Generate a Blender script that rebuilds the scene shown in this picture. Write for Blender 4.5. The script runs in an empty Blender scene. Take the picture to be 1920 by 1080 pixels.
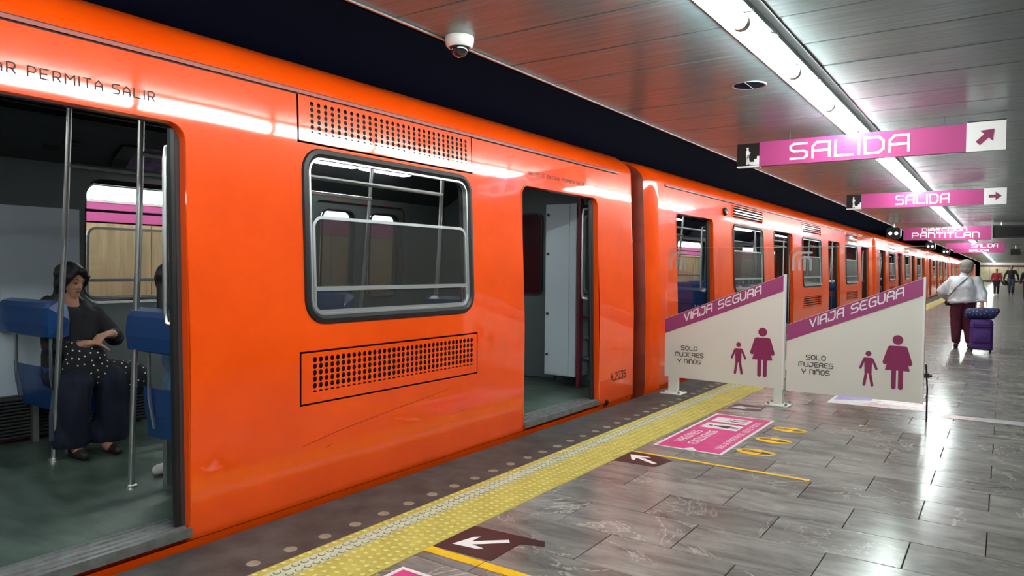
import bpy, bmesh, math, random
from mathutils import Vector, Matrix, Euler
from mathutils import noise as mnoise
random.seed(7)
C = bpy.context.scene.collection
SC = bpy.context.scene
PI = math.pi

# ------------------------------------------------------------------ camera, world, exposure
F_PX = 1346.0
CAM_Z = 1.35
d1 = Vector((925, 29, -1346)).normalized()
d2 = Vector((-1960, 58, -1346))
up = d1.cross(d2).normalized()
xr = d1.cross(up).normalized()
R3 = Matrix((xr, d1, up))                      # world = R3 @ camera
cam = bpy.data.cameras.new('camera')
cam.sensor_width = 36.0
cam.lens = F_PX / 1920.0 * 36.0
cam.clip_start = 0.02
cam.clip_end = 500
camo = bpy.data.objects.new('camera', cam)
C.objects.link(camo)
camo.matrix_world = Matrix.Translation((0, 0, CAM_Z)) @ R3.to_4x4()
SC.camera = camo

w = bpy.data.worlds.new('world')
SC.world = w
w.use_nodes = True
w.node_tree.nodes['Background'].inputs[0].default_value = (0.05, 0.12, 0.4, 1)
w.node_tree.nodes['Background'].inputs[1].default_value = 0.012
SC.view_settings.view_transform = 'Standard'
SC.view_settings.look = 'None'
SC.view_settings.gamma = 1.0
SC.view_settings.exposure = 0.0
SC.view_settings.use_curve_mapping = False
TUBE_POWER = 68.0          # platform fluorescent tubes
CAR_LIGHT = 11.0            # strips in the train ceiling
FAR_LIGHT = 5.0            # light line over the opposite platform


# ------------------------------------------------------------------ materials
def sl(c):
    return tuple((x / 12.92 if x <= .04045 else ((x + .055) / 1.055) ** 2.4) for x in c)


def rgb(r, g, b):
    return sl((r / 255., g / 255., b / 255.))


class NT:
    def __init__(s, name):
        s.m = bpy.data.materials.new(name)
        s.m.use_nodes = True
        s.t = s.m.node_tree
        s.p = s.t.nodes['Principled BSDF']
        s.out = s.t.nodes['Material Output']

    def n(s, typ, **kw):
        x = s.t.nodes.new(typ)
        for k, v in kw.items():
            if k in x.inputs.keys():
                x.inputs[k].default_value = v
            else:
                setattr(x, k, v)
        return x

    def l(s, a, b):
        s.t.links.new(a, b)


def mat(name, col, rough=.5, metal=0., noise=0., nscale=8., stretch=(1, 1, 1), bump=0., bscale=60., bdist=.01, coat=0.,
        coatr=.05, spec=.5, emit=0., col2=None, coord='Object', trans=0., lo=.35, hi=.65):
    N = NT(name)
    p = N.p
    p.inputs['Base Color'].default_value = (*col, 1)
    p.inputs['Roughness'].default_value = rough
    p.inputs['Metallic'].default_value = metal
    p.inputs['Specular IOR Level'].default_value = spec
    p.inputs['Coat Weight'].default_value = coat
    p.inputs['Coat Roughness'].default_value = coatr
    p.inputs['Transmission Weight'].default_value = trans
    if emit:
        p.inputs['Emission Color'].default_value = (*col, 1)
        p.inputs['Emission Strength'].default_value = emit
    if noise or bump:
        tc = N.n('ShaderNodeTexCoord')
        mp = N.n('ShaderNodeMapping')
        mp.inputs['Scale'].default_value = stretch
        N.l(tc.outputs[coord], mp.inputs[0])
    if noise:
        nz = N.n('ShaderNodeTexNoise', Scale=nscale, Detail=6., Roughness=.6)
        N.l(mp.outputs[0], nz.inputs['Vector'])
        cr = N.n('ShaderNodeValToRGB')
        c2 = col2 if col2 else tuple(max(0, x * (1 - noise)) for x in col)
        c1 = col if col2 else tuple(min(1, x * (1 + noise * .6)) for x in col)
        cr.color_ramp.elements[0].color = (*c2, 1)
        cr.color_ramp.elements[0].position = lo
        cr.color_ramp.elements[1].color = (*c1, 1)
        cr.color_ramp.elements[1].position = hi
        N.l(nz.outputs[0], cr.inputs[0])
        N.l(cr.outputs[0], p.inputs['Base Color'])
    if bump:
        nb = N.n('ShaderNodeTexNoise', Scale=bscale, Detail=4.)
        N.l(mp.outputs[0], nb.inputs['Vector'])
        b = N.n('ShaderNodeBump', Strength=bump, Distance=bdist)
        N.l(nb.outputs[0], b.inputs['Height'])
        N.l(b.outputs[0], p.inputs['Normal'])
    return N.m


def glass_mat(name, tint=(.9, .95, .95), refl=1.0, rough=.0, dirt=0.0):
    N = NT(name)
    N.t.nodes.remove(N.p)
    tr = N.n('ShaderNodeBsdfTransparent')
    tr.inputs[0].default_value = (*tint, 1)
    gl = N.n('ShaderNodeBsdfGlossy', Roughness=rough)
    gl.inputs[0].default_value = (refl, refl, refl, 1)
    fr = N.n('ShaderNodeFresnel', IOR=1.5)
    mx = N.n('ShaderNodeMixShader')
    ge = N.n('ShaderNodeNewGeometry')
    inv = N.n('ShaderNodeMath', operation='SUBTRACT')      # inner faces of the sheet do not mirror
    inv.inputs[0].default_value = 1.0
    N.l(ge.outputs['Backfacing'], inv.inputs[1])
    mf = N.n('ShaderNodeMath', operation='MULTIPLY')
    N.l(fr.outputs[0], mf.inputs[0])
    N.l(inv.outputs[0], mf.inputs[1])
    N.l(mf.outputs[0], mx.inputs[0])
    N.l(tr.outputs[0], mx.inputs[1])
    N.l(gl.outputs[0], mx.inputs[2])
    last = mx
    if dirt:
        df = N.n('ShaderNodeBsdfDiffuse')
        df.inputs[0].default_value = (.8, .8, .8, 1)
        m2 = N.n('ShaderNodeMixShader')
        m2.inputs[0].default_value = dirt
        N.l(mx.outputs[0], m2.inputs[1])
        N.l(df.outputs[0], m2.inputs[2])
        last = m2
    N.l(last.outputs[0], N.out.inputs[0])
    return N.m


def emat(name, col, s):
    N = NT(name)
    N.t.nodes.remove(N.p)
    e = N.n('ShaderNodeEmission', Strength=s)
    e.inputs[0].default_value = (*col, 1)
    N.l(e.outputs[0], N.out.inputs[0])
    return N.m


def orange_mat():
    N = NT('orange_paint')
    p = N.p
    tc = N.n('ShaderNodeTexCoord')
    nz = N.n('ShaderNodeTexNoise', Scale=1.6, Detail=6., Roughness=.65)
    N.l(tc.outputs['Object'], nz.inputs['Vector'])
    cr = N.n('ShaderNodeValToRGB')
    cr.color_ramp.elements[0].color = (.82, .066, .0015, 1)
    cr.color_ramp.elements[0].position = .3
    cr.color_ramp.elements[1].color = (.98, .088, .003, 1)
    cr.color_ramp.elements[1].position = .7
    N.l(nz.outputs[0], cr.inputs[0])
    N.l(cr.outputs[0], p.inputs['Base Color'])
    p.inputs['Roughness'].default_value = .32
    p.inputs['Specular IOR Level'].default_value = .1
    p.inputs['Coat Weight'].default_value = .8
    p.inputs['Coat Roughness'].default_value = .045
    p.inputs['Coat IOR'].default_value = 1.75
    mp = N.n('ShaderNodeMapping')
    mp.inputs['Scale'].default_value = (1, 1, .5)
    N.l(tc.outputs['Object'], mp.inputs[0])
    nb = N.n('ShaderNodeTexNoise', Scale=2.2, Detail=1.5)
    N.l(mp.outputs[0], nb.inputs['Vector'])
    b = N.n('ShaderNodeBump', Strength=.07, Distance=.03)
    N.l(nb.outputs[0], b.inputs['Height'])
    N.l(b.outputs[0], p.inputs['Coat Normal'])
    N.l(b.outputs[0], p.inputs['Normal'])
    return N.m


def tile_mat():
    """grey veined stone, tone and vein offset differ from tile to tile"""
    N = NT('grey_marble_tile')
    p = N.p
    geo = N.n('ShaderNodeNewGeometry')
    oi = N.n('ShaderNodeObjectInfo')
    add = N.n('ShaderNodeMath', operation='ADD')
    N.l(oi.outputs['Random'], add.inputs[0])
    N.l(geo.outputs['Random Per Island'], add.inputs[1])
    fr = N.n('ShaderNodeMath', operation='FRACT')
    N.l(add.outputs[0], fr.inputs[0])
    sc = N.n('ShaderNodeMath', operation='MULTIPLY')
    sc.inputs[1].default_value = 37.0
    N.l(fr.outputs[0], sc.inputs[0])
    cb = N.n('ShaderNodeCombineXYZ')
    N.l(sc.outputs[0], cb.inputs[0])
    N.l(sc.outputs[0], cb.inputs[1])
    va = N.n('ShaderNodeVectorMath', operation='ADD')
    N.l(geo.outputs['Position'], va.inputs[0])
    N.l(cb.outputs[0], va.inputs[1])
    mp = N.n('ShaderNodeMapping')
    mp.inputs['Scale'].default_value = (.9, 2.6, 1)
    N.l(va.outputs[0], mp.inputs[0])
    nz = N.n('ShaderNodeTexNoise', Scale=2.6, Detail=9., Roughness=.68, Distortion=.6)
    N.l(mp.outputs[0], nz.inputs['Vector'])
    cr = N.n('ShaderNodeValToRGB')
    e = cr.color_ramp.elements
    e[0].position = .3
    e[0].color = (*rgb(92, 88, 86), 1)
    e[1].position = .72
    e[1].color = (*rgb(150, 146, 142), 1)
    N.l(nz.outputs[0], cr.inputs[0])
    # thin pale veins where a second noise crosses its middle
    nv = N.n('ShaderNodeTexNoise', Scale=1.7, Detail=7., Roughness=.62, Distortion=1.2)
    N.l(va.outputs[0], nv.inputs['Vector'])
    vr = N.n('ShaderNodeValToRGB')
    v = vr.color_ramp.elements
    v[0].position = .488
    v[0].color = (0, 0, 0, 1)
    v[1].position = .5
    v[1].color = (1, 1, 1, 1)
    v2 = vr.color_ramp.elements.new(.514)
    v2.color = (0, 0, 0, 1)
    N.l(nv.outputs[0], vr.inputs[0])
    nm = N.n('ShaderNodeTexNoise', Scale=.8, Detail=2.)
    N.l(va.outputs[0], nm.inputs['Vector'])
    mr = N.n('ShaderNodeValToRGB')
    mr.color_ramp.elements[0].position = .47
    mr.color_ramp.elements[1].position = .55
    N.l(nm.outputs[0], mr.inputs[0])
    mu = N.n('ShaderNodeMath', operation='MULTIPLY')
    N.l(vr.outputs[0], mu.inputs[0])
    N.l(mr.outputs[0], mu.inputs[1])
    m3 = N.n('ShaderNodeMath', operation='MULTIPLY')
    m3.inputs[1].default_value = .75
    N.l(mu.outputs[0], m3.inputs[0])
    mix = N.n('ShaderNodeMix', data_type='RGBA')
    N.l(m3.outputs[0], mix.inputs[0])
    N.l(cr.outputs[0], mix.inputs[6])
    mix.inputs[7].default_value = (*rgb(190, 180, 172), 1)
    # tone per tile
    tr = N.n('ShaderNodeMapRange')
    tr.inputs['To Min'].default_value = .78
    tr.inputs['To Max'].default_value = 1.18
    N.l(fr.outputs[0], tr.inputs['Value'])
    hv = N.n('ShaderNodeHueSaturation')
    N.l(tr.outputs[0], hv.inputs['Value'])
    N.l(mix.outputs[2], hv.inputs['Color'])
    N.l(hv.outputs[0], p.inputs['Base Color'])
    rr = N.n('ShaderNodeMapRange')
    rr.inputs['To Min'].default_value = .15
    rr.inputs['To Max'].default_value = .27
    N.l(nz.outputs[0], rr.inputs['Value'])
    N.l(rr.outputs[0], p.inputs['Roughness'])
    p.inputs['Specular IOR Level'].default_value = .27
    mp2 = N.n('ShaderNodeMapping')
    mp2.inputs['Scale'].default_value = (.35, 1, 1)
    N.l(geo.outputs['Position'], mp2.inputs[0])
    nb = N.n('ShaderNodeTexNoise', Scale=9., Detail=3.)
    N.l(mp2.outputs[0], nb.inputs['Vector'])
    b = N.n('ShaderNodeBump', Strength=.16, Distance=.004)
    N.l(nb.outputs[0], b.inputs['Height'])
    N.l(b.outputs[0], p.inputs['Normal'])
    return N.m


def ceiling_mat():
    N = NT('satin_metal_ceiling')
    p = N.p
    geo = N.n('ShaderNodeNewGeometry')
    mp = N.n('ShaderNodeMapping')
    mp.inputs['Scale'].default_value = (.5, 7, 1)
    N.l(geo.outputs['Position'], mp.inputs[0])
    nz = N.n('ShaderNodeTexNoise', Scale=4., Detail=5., Roughness=.6)
    N.l(mp.outputs[0], nz.inputs['Vector'])
    cr = N.n('ShaderNodeValToRGB')
    cr.color_ramp.elements[0].position = .3
    cr.color_ramp.elements[0].color = (*rgb(104, 124, 128), 1)
    cr.color_ramp.elements[1].position = .7
    cr.color_ramp.elements[1].color = (*rgb(126, 146, 150), 1)
    N.l(nz.outputs[0], cr.inputs[0])
    N.l(cr.outputs[0], p.inputs['Base Color'])
    p.inputs['Metallic'].default_value = .12
    p.inputs['Roughness'].default_value = .27
    mp2 = N.n('ShaderNodeMapping')
    mp2.inputs['Scale'].default_value = (1.5, 30, 1)
    N.l(geo.outputs['Position'], mp2.inputs[0])
    nb = N.n('ShaderNodeTexNoise', Scale=2., Detail=3.)
    N.l(mp2.outputs[0], nb.inputs['Vector'])
    b = N.n('ShaderNodeBump', Strength=.3, Distance=.003)
    N.l(nb.outputs[0], b.inputs['Height'])
    N.l(b.outputs[0], p.inputs['Normal'])
    return N.m


M = dict(
    orange=orange_mat(),
    tile=tile_mat(),
    endshade=mat('shaded_end_paint', rgb(138, 40, 14), .5, noise=.3, nscale=5),  # darker end orange: shade of the gap between cars put into the colour
    ceil=ceiling_mat(),
    grout=mat('dark_grout', rgb(38, 36, 35), .8),
    asphalt=mat('dark_edge_paving', rgb(84, 80, 78), .62, noise=.35, nscale=5, bump=.35, bscale=45, bdist=.004, col2=rgb(56, 52, 51)),
    stud=mat('pale_worn_stud', rgb(150, 136, 120), .5, noise=.2, nscale=20),
    yeldome=mat('worn_lit_yellow_dome', rgb(222, 212, 132), .4, noise=.1, nscale=9),  # tops paler by wear, with relief shading also put into the colour
    yellow=mat('tactile_yellow', rgb(194, 178, 88), .5, noise=.16, nscale=7, spec=.4, coord='Object'),
    tactwhite=mat('tactile_white', rgb(205, 205, 180), .5, noise=.15, nscale=30),
    tactdark=mat('tactile_wear', rgb(95, 100, 80), .6),
    black=mat('black_rubber', rgb(22, 22, 24), .45),
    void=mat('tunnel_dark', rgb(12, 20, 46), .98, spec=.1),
    steel=mat('brushed_steel', (.85, .85, .84), .32, metal=1.),
    alu=mat('aluminium_frame', (.55, .57, .58), .35, metal=.85),
    greyin=mat('grey_interior_panel', rgb(84, 90, 91), .45, noise=.08, nscale=3),
    darkin=mat('dark_interior_trim', rgb(56, 58, 60), .5),
    whitein=mat('pale_interior_panel', rgb(184, 194, 204), .4),
    greenfl=mat('green_train_floor', rgb(88, 104, 94), .33, noise=.3, nscale=3.5, stretch=(1, 2.5, 1), col2=rgb(58, 72, 66)),
    sill=mat('worn_steel_sill', (.34, .34, .34), .42, metal=.8, noise=.25, nscale=12),
    blue=mat('blue_seat_shell', rgb(24, 64, 122), .33, coat=.3),
    darkred=mat('dark_red_glass', rgb(62, 16, 24), .15),
    pink=mat('magenta_sign_face', rgb(176, 68, 126), .5, spec=.3),
    pinkband=mat('pink_station_band', rgb(208, 104, 168), .4),
    pinkdeep=mat('mulberry_vinyl', rgb(160, 68, 122), .4),
    picto=mat('mulberry_pictogram', rgb(142, 44, 92), .4),
    offwhite=mat('off_white_panel', rgb(226, 224, 216), .4),
    white=mat('white_vinyl', rgb(238, 236, 236), .35),
    textblack=mat('black_vinyl', rgb(25, 24, 26), .4),
    stickpink=mat('floor_sticker_pink', rgb(212, 62, 130), .42, noise=.12, nscale=10),
    stickwhite=mat('floor_sticker_white', rgb(228, 224, 224), .42, noise=.12, nscale=16),
    stickbrown=mat('floor_sticker_brown', rgb(52, 32, 36), .4),
    stickyel=mat('floor_sticker_yellow', rgb(244, 190, 24), .45, noise=.15, nscale=10),
    sticklilac=mat('floor_sticker_lilac', rgb(160, 140, 205), .42, noise=.2, nscale=14),
    wornred=mat('worn_red_print', rgb(205, 120, 130), .4, noise=.3, nscale=22, col2=rgb(215, 205, 205)),
    wornwhite=mat('worn_white_strip', rgb(205, 198, 204), .3, noise=.3, nscale=9, col2=rgb(150, 144, 148)),
    beige=mat('beige_stone_cladding', rgb(190, 176, 140), .4, noise=.22, nscale=5, stretch=(1, 3, .35)),
    endwall=mat('end_wall_cladding', rgb(236, 220, 182), .5, noise=.12, nscale=2),
    wall=mat('platform_wall_tiles', rgb(72, 66, 62), .5, noise=.15, nscale=3),
    wallred=mat('dark_red_band', rgb(120, 36, 52), .4),
    skin=mat('skin', rgb(178, 128, 104), .5),
    skin2=mat('skin_deep', rgb(150, 104, 82), .5),
    hair=mat('black_hair', rgb(18, 14, 14), .38, bump=.5, bscale=90, stretch=(6, 6, 1)),
    greyhair=mat('grey_hair', rgb(150, 146, 140), .7, noise=.35, nscale=40, bump=.6, bscale=70),
    darkcloth=mat('black_knit', rgb(26, 24, 30), .85, bump=.3, bscale=30),
    jeans=mat('dark_blue_denim', rgb(15, 22, 46), .8, noise=.2, nscale=14, bump=.3, bscale=18),
    lightdenim=mat('light_blue_denim', rgb(96, 128, 166), .75, noise=.25, nscale=12, bump=.3, bscale=20),
    blouse=mat('pale_grey_blouse', rgb(206, 208, 216), .8, noise=.12, nscale=6, bump=.5, bscale=9, bdist=.03),
    burgundy=mat('burgundy_trousers', rgb(78, 18, 42), .8, noise=.2, nscale=7, bump=.4, bscale=12),
    redcloth=mat('red_jacket', rgb(142, 30, 48), .8, bump=.3, bscale=14),
    greyjean=mat('grey_denim', rgb(70, 74, 92), .8),
    purple=mat('purple_suitcase', rgb(72, 36, 120), .6, noise=.15, nscale=6),
    purpledark=mat('dark_purple_trim', rgb(34, 20, 58), .6),
    navy=mat('navy_bag', rgb(36, 38, 84), .7),
    floral=mat('pale_flower_print', rgb(140, 140, 190), .7),
    shoe=mat('dark_shoe', rgb(40, 34, 34), .6),
    whiteshoe=mat('white_trainer', rgb(205, 200, 200), .6),
    lips=mat('lips', rgb(120, 52, 52), .5),
    plastic=mat('white_plastic', rgb(225, 225, 222), .3, coat=.3),
    lens=mat('smoked_dome', rgb(30, 32, 38), .05, coat=1.),
    screen=mat('dark_display', rgb(22, 24, 24), .2),
    scratch=mat('dark_scratch', rgb(120, 30, 8), .6),
    rail=mat('dull_red_gutter', rgb(150, 66, 58), .35, coat=.5),
    groove=mat('dark_red_groove', rgb(60, 12, 8), .7),
    stencil=mat('black_stencil_paint', rgb(50, 14, 10), .6),
    frost=glass_mat('etched_glass', (.75, .75, .75), 1., .3, dirt=.3),
    glass=glass_mat('clear_barrier_glass', (.93, .96, .95), 1.),
    trainglass=glass_mat('grey_train_glass', (.56, .57, .56), 1., dirt=.02),
    tube=emat('fluorescent_tube', (.90, 1.0, .965), TUBE_POWER),
    strip=emat('train_light_strip', (.95, 1., .98), CAR_LIGHT),
    farlight=emat('far_platform_light', (.80, .97, 1.), FAR_LIGHT),
    farfill=emat('far_fill_tube', (.93, 1., .97), 75.),  # glow of the added fill lamps
    farglass=glass_mat('clear_train_glass', (.86, .88, .88), 1.),
    lamp=emat('signal_lens', (.85, .95, 1.), 2.5),
)


# ------------------------------------------------------------------ mesh helpers
class MB:
    """collects geometry in one list, builds ONE mesh object"""

    def __init__(s):
        s.v, s.f, s.mi = [], [], []
        s.cur = 0

    def poly(s, pts):
        b = len(s.v)
        s.v += [tuple(p) for p in pts]
        s.f.append(list(range(b, b + len(pts))))
        s.mi.append(s.cur)

    def box(s, x0, y0, z0, x1, y1, z1):
        b = len(s.v)
        s.v += [(x0, y0, z0), (x1, y0, z0), (x1, y1, z0), (x0, y1, z0), (x0, y0, z1), (x1, y0, z1), (x1, y1, z1), (x0, y1, z1)]
        for q in ((0, 3, 2, 1), (4, 5, 6, 7), (0, 1, 5, 4), (1, 2, 6, 5), (2, 3, 7, 6), (3, 0, 4, 7)):
            s.f.append([b + i for i in q])
            s.mi.append(s.cur)

    def cham(s, x0, y0, z0, x1, y1, z1, c=.01):
        """box with chamfered top edges"""
        b = len(s.v)
        s.v += [(x0, y0, z0), (x1, y0, z0), (x1, y1, z0), (x0, y1, z0),
                (x0, y0, z1 - c), (x1, y0, z1 - c), (x1, y1, z1 - c), (x0, y1, z1 - c),
                (x0 + c, y0 + c, z1), (x1 - c, y0 + c, z1), (x1 - c, y1 - c, z1), (x0 + c, y1 - c, z1)]
        for q in ((0, 3, 2, 1), (0, 1, 5, 4), (1, 2, 6, 5), (2, 3, 7, 6), (3, 0, 4, 7), (4, 5, 9, 8), (5, 6, 10, 9), (6, 7, 11, 10), (7, 4, 8, 11), (8, 9, 10, 11)):
            s.f.append([b + i for i in q])
            s.mi.append(s.cur)

    def grid(s, rows, close=False):
        b = len(s.v)
        n = len(rows[0])
        for r in rows:
            s.v += [tuple(p) for p in r]
        for i in range(len(rows) - 1):
            for j in range(n if close else n - 1):
                k = (j + 1) % n
                s.f.append([b + i * n + j, b + i * n + k, b + (i + 1) * n + k, b + (i + 1) * n + j])
                s.mi.append(s.cur)

    def tube(s, pts, r, n=10, caps=True):
        pts = [Vector(p) for p in pts]
        rs = r if isinstance(r, (list, tuple)) else [r] * len(pts)
        rows = []
        prev = None
        for i, p in enumerate(pts):
            t = (pts[min(i + 1, len(pts) - 1)] - pts[max(i - 1, 0)]).normalized()
            if prev is None:
                a = Vector((0, 0, 1)) if abs(t.z) < .9 else Vector((1, 0, 0))
                u = t.cross(a).normalized()
            else:
                u = (prev - t * prev.dot(t)).normalized()
            prev = u
            v = t.cross(u)
            rows.append([p + (u * math.cos(2 * PI * k / n) + v * math.sin(2 * PI * k / n)) * rs[i] for k in range(n)])
        s.grid(rows, True)
        if caps:
            s.poly(rows[0][::-1])
            s.poly(rows[-1])

    def lathe(s, c, prof, n=24, axis='z', flip=1):
        rows = []
        for r, h in prof:
            row = []
            for k in range(n):
                a = 2 * PI * k / n
                ca, sa = r * math.cos(a), r * math.sin(a)
                if axis == 'z':
                    row.append((c[0] + ca, c[1] + sa, c[2] + h * flip))
                elif axis == 'x':
                    row.append((c[0] + h * flip, c[1] + ca, c[2] + sa))
                else:
                    row.append((c[0] + ca, c[1] + h * flip, c[2] + sa))
            rows.append(row)
        s.grid(rows, True)

    def prism(s, pts, vec):
        """closed prism of polygon pts extruded by vec"""
        vec = Vector(vec)
        a = [Vector(p) for p in pts]
        b = [p + vec for p in a]
        s.poly(a[::-1])
        s.poly(b)
        n = len(a)
        for i in range(n):
            j = (i + 1) % n
            s.poly([a[i], a[j], b[j], b[i]])

    def build(s, name, m, parent=None, smooth=False, recalc=True, loc=None, merge=True):
        me = bpy.data.meshes.new(name)
        me.from_pydata(s.v, [], s.f)
        ms = m if isinstance(m, (list, tuple)) else [m]
        for q in ms:
            me.materials.append(q)
        me.polygons.foreach_set('material_index', s.mi)
        if recalc:
            bm = bmesh.new()
            bm.from_mesh(me)
            if merge:
                bmesh.ops.remove_doubles(bm, verts=bm.verts, dist=1e-5)
            bmesh.ops.recalc_face_normals(bm, faces=bm.faces)
            bm.to_mesh(me)
            bm.free()
        if smooth:
            me.polygons.foreach_set('use_smooth', [True] * len(me.polygons))
            try:
                me.set_sharp_from_angle(angle=math.radians(40))
            except Exception:
                pass
        me.update()
        o = bpy.data.objects.new(name, me)
        C.objects.link(o)
        if parent:
            o.parent = parent
        if loc:
            o.location = loc
        return o


def tag(o, label=None, cat=None, group=None, kind=None):
    for k, v in (('label', label), ('category', cat), ('group', group), ('kind', kind)):
        if v:
            o[k] = v
    return o


def thing(name, label, cat, loc=(0, 0, 0), rz=0, group=None):
    o = bpy.data.objects.new(name, None)
    o.empty_display_size = .1
    C.objects.link(o)
    o.location = loc
    o.rotation_euler = (0, 0, rz)
    return tag(o, label, cat, group)


def struct(o):
    o['kind'] = 'structure'
    return o


def kids(o):
    return [c for c in bpy.data.objects if c.parent == o]


def copy_tree(o, cmap, parent=None):
    c = o.copy()
    C.objects.link(c)
    c.parent = parent
    for ch in cmap.get(o, []):
        copy_tree(ch, cmap, c)
    return c


def child_map():
    m = {}
    for o in bpy.data.objects:
        if o.parent:
            m.setdefault(o.parent, []).append(o)
    return m


def rr(y0, z0, y1, z1, r, n=5, rb=None):
    """rounded rectangle loop, counter-clockwise; rb = radius of the bottom corners"""
    rb = r if rb is None else rb
    out = []
    for (cy, cz, a0, q) in ((y1 - rb, z0 + rb, -90, rb), (y1 - r, z1 - r, 0, r), (y0 + r, z1 - r, 90, r), (y0 + rb, z0 + rb, 180, rb)):
        for k in range(n + 1):
            a = math.radians(a0 + 90 * k / n)
            out.append((cy + q * math.cos(a), cz + q * math.sin(a)))
    return out


# stroke lettering -------------------------------------------------
G = {
    'A': [[(0, 0), (0, .72), (.25, 1), (1, 1), (1, 0)], [(0, .45), (1, .45)]],
    'C': [[(1, 1), (.25, 1), (0, .75), (0, .25), (.25, 0), (1, 0)]],
    'D': [[(0, 1), (.75, 1), (1, .75), (1, .25), (.75, 0), (0, 0), (0, 1)]],
    'E': [[(1, 1), (.25, 1), (0, .75), (0, .25), (.25, 0), (1, 0)], [(0, .5), (.8, .5)]],
    'G': [[(1, 1), (.25, 1), (0, .75), (0, .25), (.25, 0), (1, 0), (1, .5), (.55, .5)]],
    'I': [[(0, 0), (0, 1)]],
    'J': [[(.3, 1), (1, 1), (1, .25), (.75, 0), (0, 0), (0, .3)]],
    'L': [[(0, 1), (0, 0), (1, 0)]],
    'M': [[(0, 0), (0, .75), (.25, 1), (.8, 1), (1, .75), (1, 0)], [(.5, 1), (.5, 0)]],
    'N': [[(0, 0), (0, 1), (.75, 1), (1, .75), (1, 0)]],
    'n': [[(0, 0), (0, .9), (.75, .9), (1, .7), (1, 0)], [(.2, 1.15), (.8, 1.15)]],
    'O': [[(.25, 0), (.75, 0), (1, .25), (1, .75), (.75, 1), (.25, 1), (0, .75), (0, .25), (.25, 0)]],
    'P': [[(0, 0), (0, 1), (.8, 1), (1, .82), (1, .62), (.8, .45), (0, .45)]],
    'R': [[(0, 0), (0, .72), (.25, 1), (.8, 1), (1, .82), (1, .6), (.8, .45), (0, .45)], [(.6, .45), (1, .3), (1, 0)]],
    'S': [[(1, 1), (.2, 1), (0, .85), (0, .65), (.2, .5), (.8, .5), (1, .38), (1, .15), (.8, 0), (0, 0)]],
    'T': [[(0, 1), (1, 1)], [(.5, 1), (.5, 0)]],
    'U': [[(0, 1), (0, .25), (.25, 0), (.75, 0), (1, .25), (1, 1)]],
    'V': [[(0, 1), (.5, 0), (1, 1)]],
    'X': [[(0, 1), (1, 0)], [(0, 0), (1, 1)]],
    'Y': [[(0, 1), (0, .7), (.25, .5), (.75, .5), (1, .7), (1, 1)], [(.5, .5), (.5, 0)]],
    '0': [[(.2, 0), (.8, 0), (1, .2), (1, .8), (.8, 1), (.2, 1), (0, .8), (0, .2), (.2, 0)]],
    '2': [[(0, .8), (.2, 1), (.8, 1), (1, .8), (1, .6), (0, 0), (1, 0)]],
    '3': [[(0, 1), (1, 1), (.5, .6), (.8, .6), (1, .4), (1, .2), (.8, 0), (0, 0)]],
    '5': [[(1, 1), (0, 1), (0, .55), (.8, .55), (1, .4), (1, .15), (.8, 0), (0, 0)]],
    '.': [[(0, 0), (.08, 0)]],
}


def write(mb, text, org, U, V, h, width=None, aspect=.8, gap=.35, sw=.14, thick=.002, place=None, font=None):
    """stroke lettering starting at org along U, up V, cap height h; width stretches the whole line"""
    U, V = Vector(U).normalized(), Vector(V).normalized()
    Nn = U.cross(V).normalized()
    glyph = []
    x = 0.
    for ch in text:
        if ch == ' ':
            x += aspect * .9
            continue
        wd = 0. if ch == 'I' else (.08 if ch == '.' else (aspect * (1.25 if ch in 'M' else 1)))
        for pl in (font or G)[ch]:
            glyph.append([(x + p[0] * (wd if ch != '.' else 1), p[1]) for p in pl])
        x += wd + gap
    total = x - gap
    sx = (width / (total * h)) if width else 1.
    org = Vector(org)
    hw = sw * .5
    seg = 0
    for pl in glyph:
        for i in range(len(pl) - 1):
            a = Vector((pl[i][0] * sx, pl[i][1]))
            b = Vector((pl[i + 1][0] * sx, pl[i + 1][1]))
            d = b - a
            if d.length < 1e-6:
                continue
            d.normalize()
            n = Vector((-d.y, d.x)) * hw
            a2, b2 = a - d * hw * .8, b + d * hw * .8
            seg += 1
            tk = thick * (1 + .12 * (seg % 3))
            q = [a2 - n, b2 - n, b2 + n, a2 + n]
            if place:
                A = [Vector(place(k.x * h, k.y * h, 0)) for k in q]
                B = [Vector(place(k.x * h, k.y * h, tk)) for k in q]
                mb.poly(B)
                for k in range(4):
                    mb.poly([A[k], A[(k + 1) % 4], B[(k + 1) % 4], B[k]])
            else:
                mb.prism([org + U * k.x * h + V * k.y * h for k in q], Nn * tk)
    return total * sx * h


G2 = dict(G)
G2.update({'N': [[(0, 0), (0, 1), (1, 0), (1, 1)]], 'A': [[(0, 0), (0, .6), (.5, 1), (1, .6), (1, 0)], [(0, .4), (1, .4)]],
           'R': [[(0, 0), (0, 1), (.8, 1), (1, .82), (1, .62), (.8, .45), (0, .45)], [(.5, .45), (1, 0)]],
           'M': [[(0, 0), (0, 1), (.5, .5), (1, 1), (1, 0)]], 'E': [[(1, 1), (0, 1), (0, 0), (1, 0)], [(0, .5), (.8, .5)]]})


def disc(cx, cy, r, n=18):
    return [(cx + r * math.cos(2 * PI * k / n), cy + r * math.sin(2 * PI * k / n)) for k in range(n)]


def capsule(x0, z0, x1, z1, r, n=6):
    d = Vector((x1 - x0, z1 - z0))
    a = math.atan2(d.y, d.x)
    out = []
    for k in range(n + 1):
        t = a - PI / 2 + PI * k / n
        out.append((x1 + r * math.cos(t), z1 + r * math.sin(t)))
    for k in range(n + 1):
        t = a + PI / 2 + PI * k / n
        out.append((x0 + r * math.cos(t), z0 + r * math.sin(t)))
    return out


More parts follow.
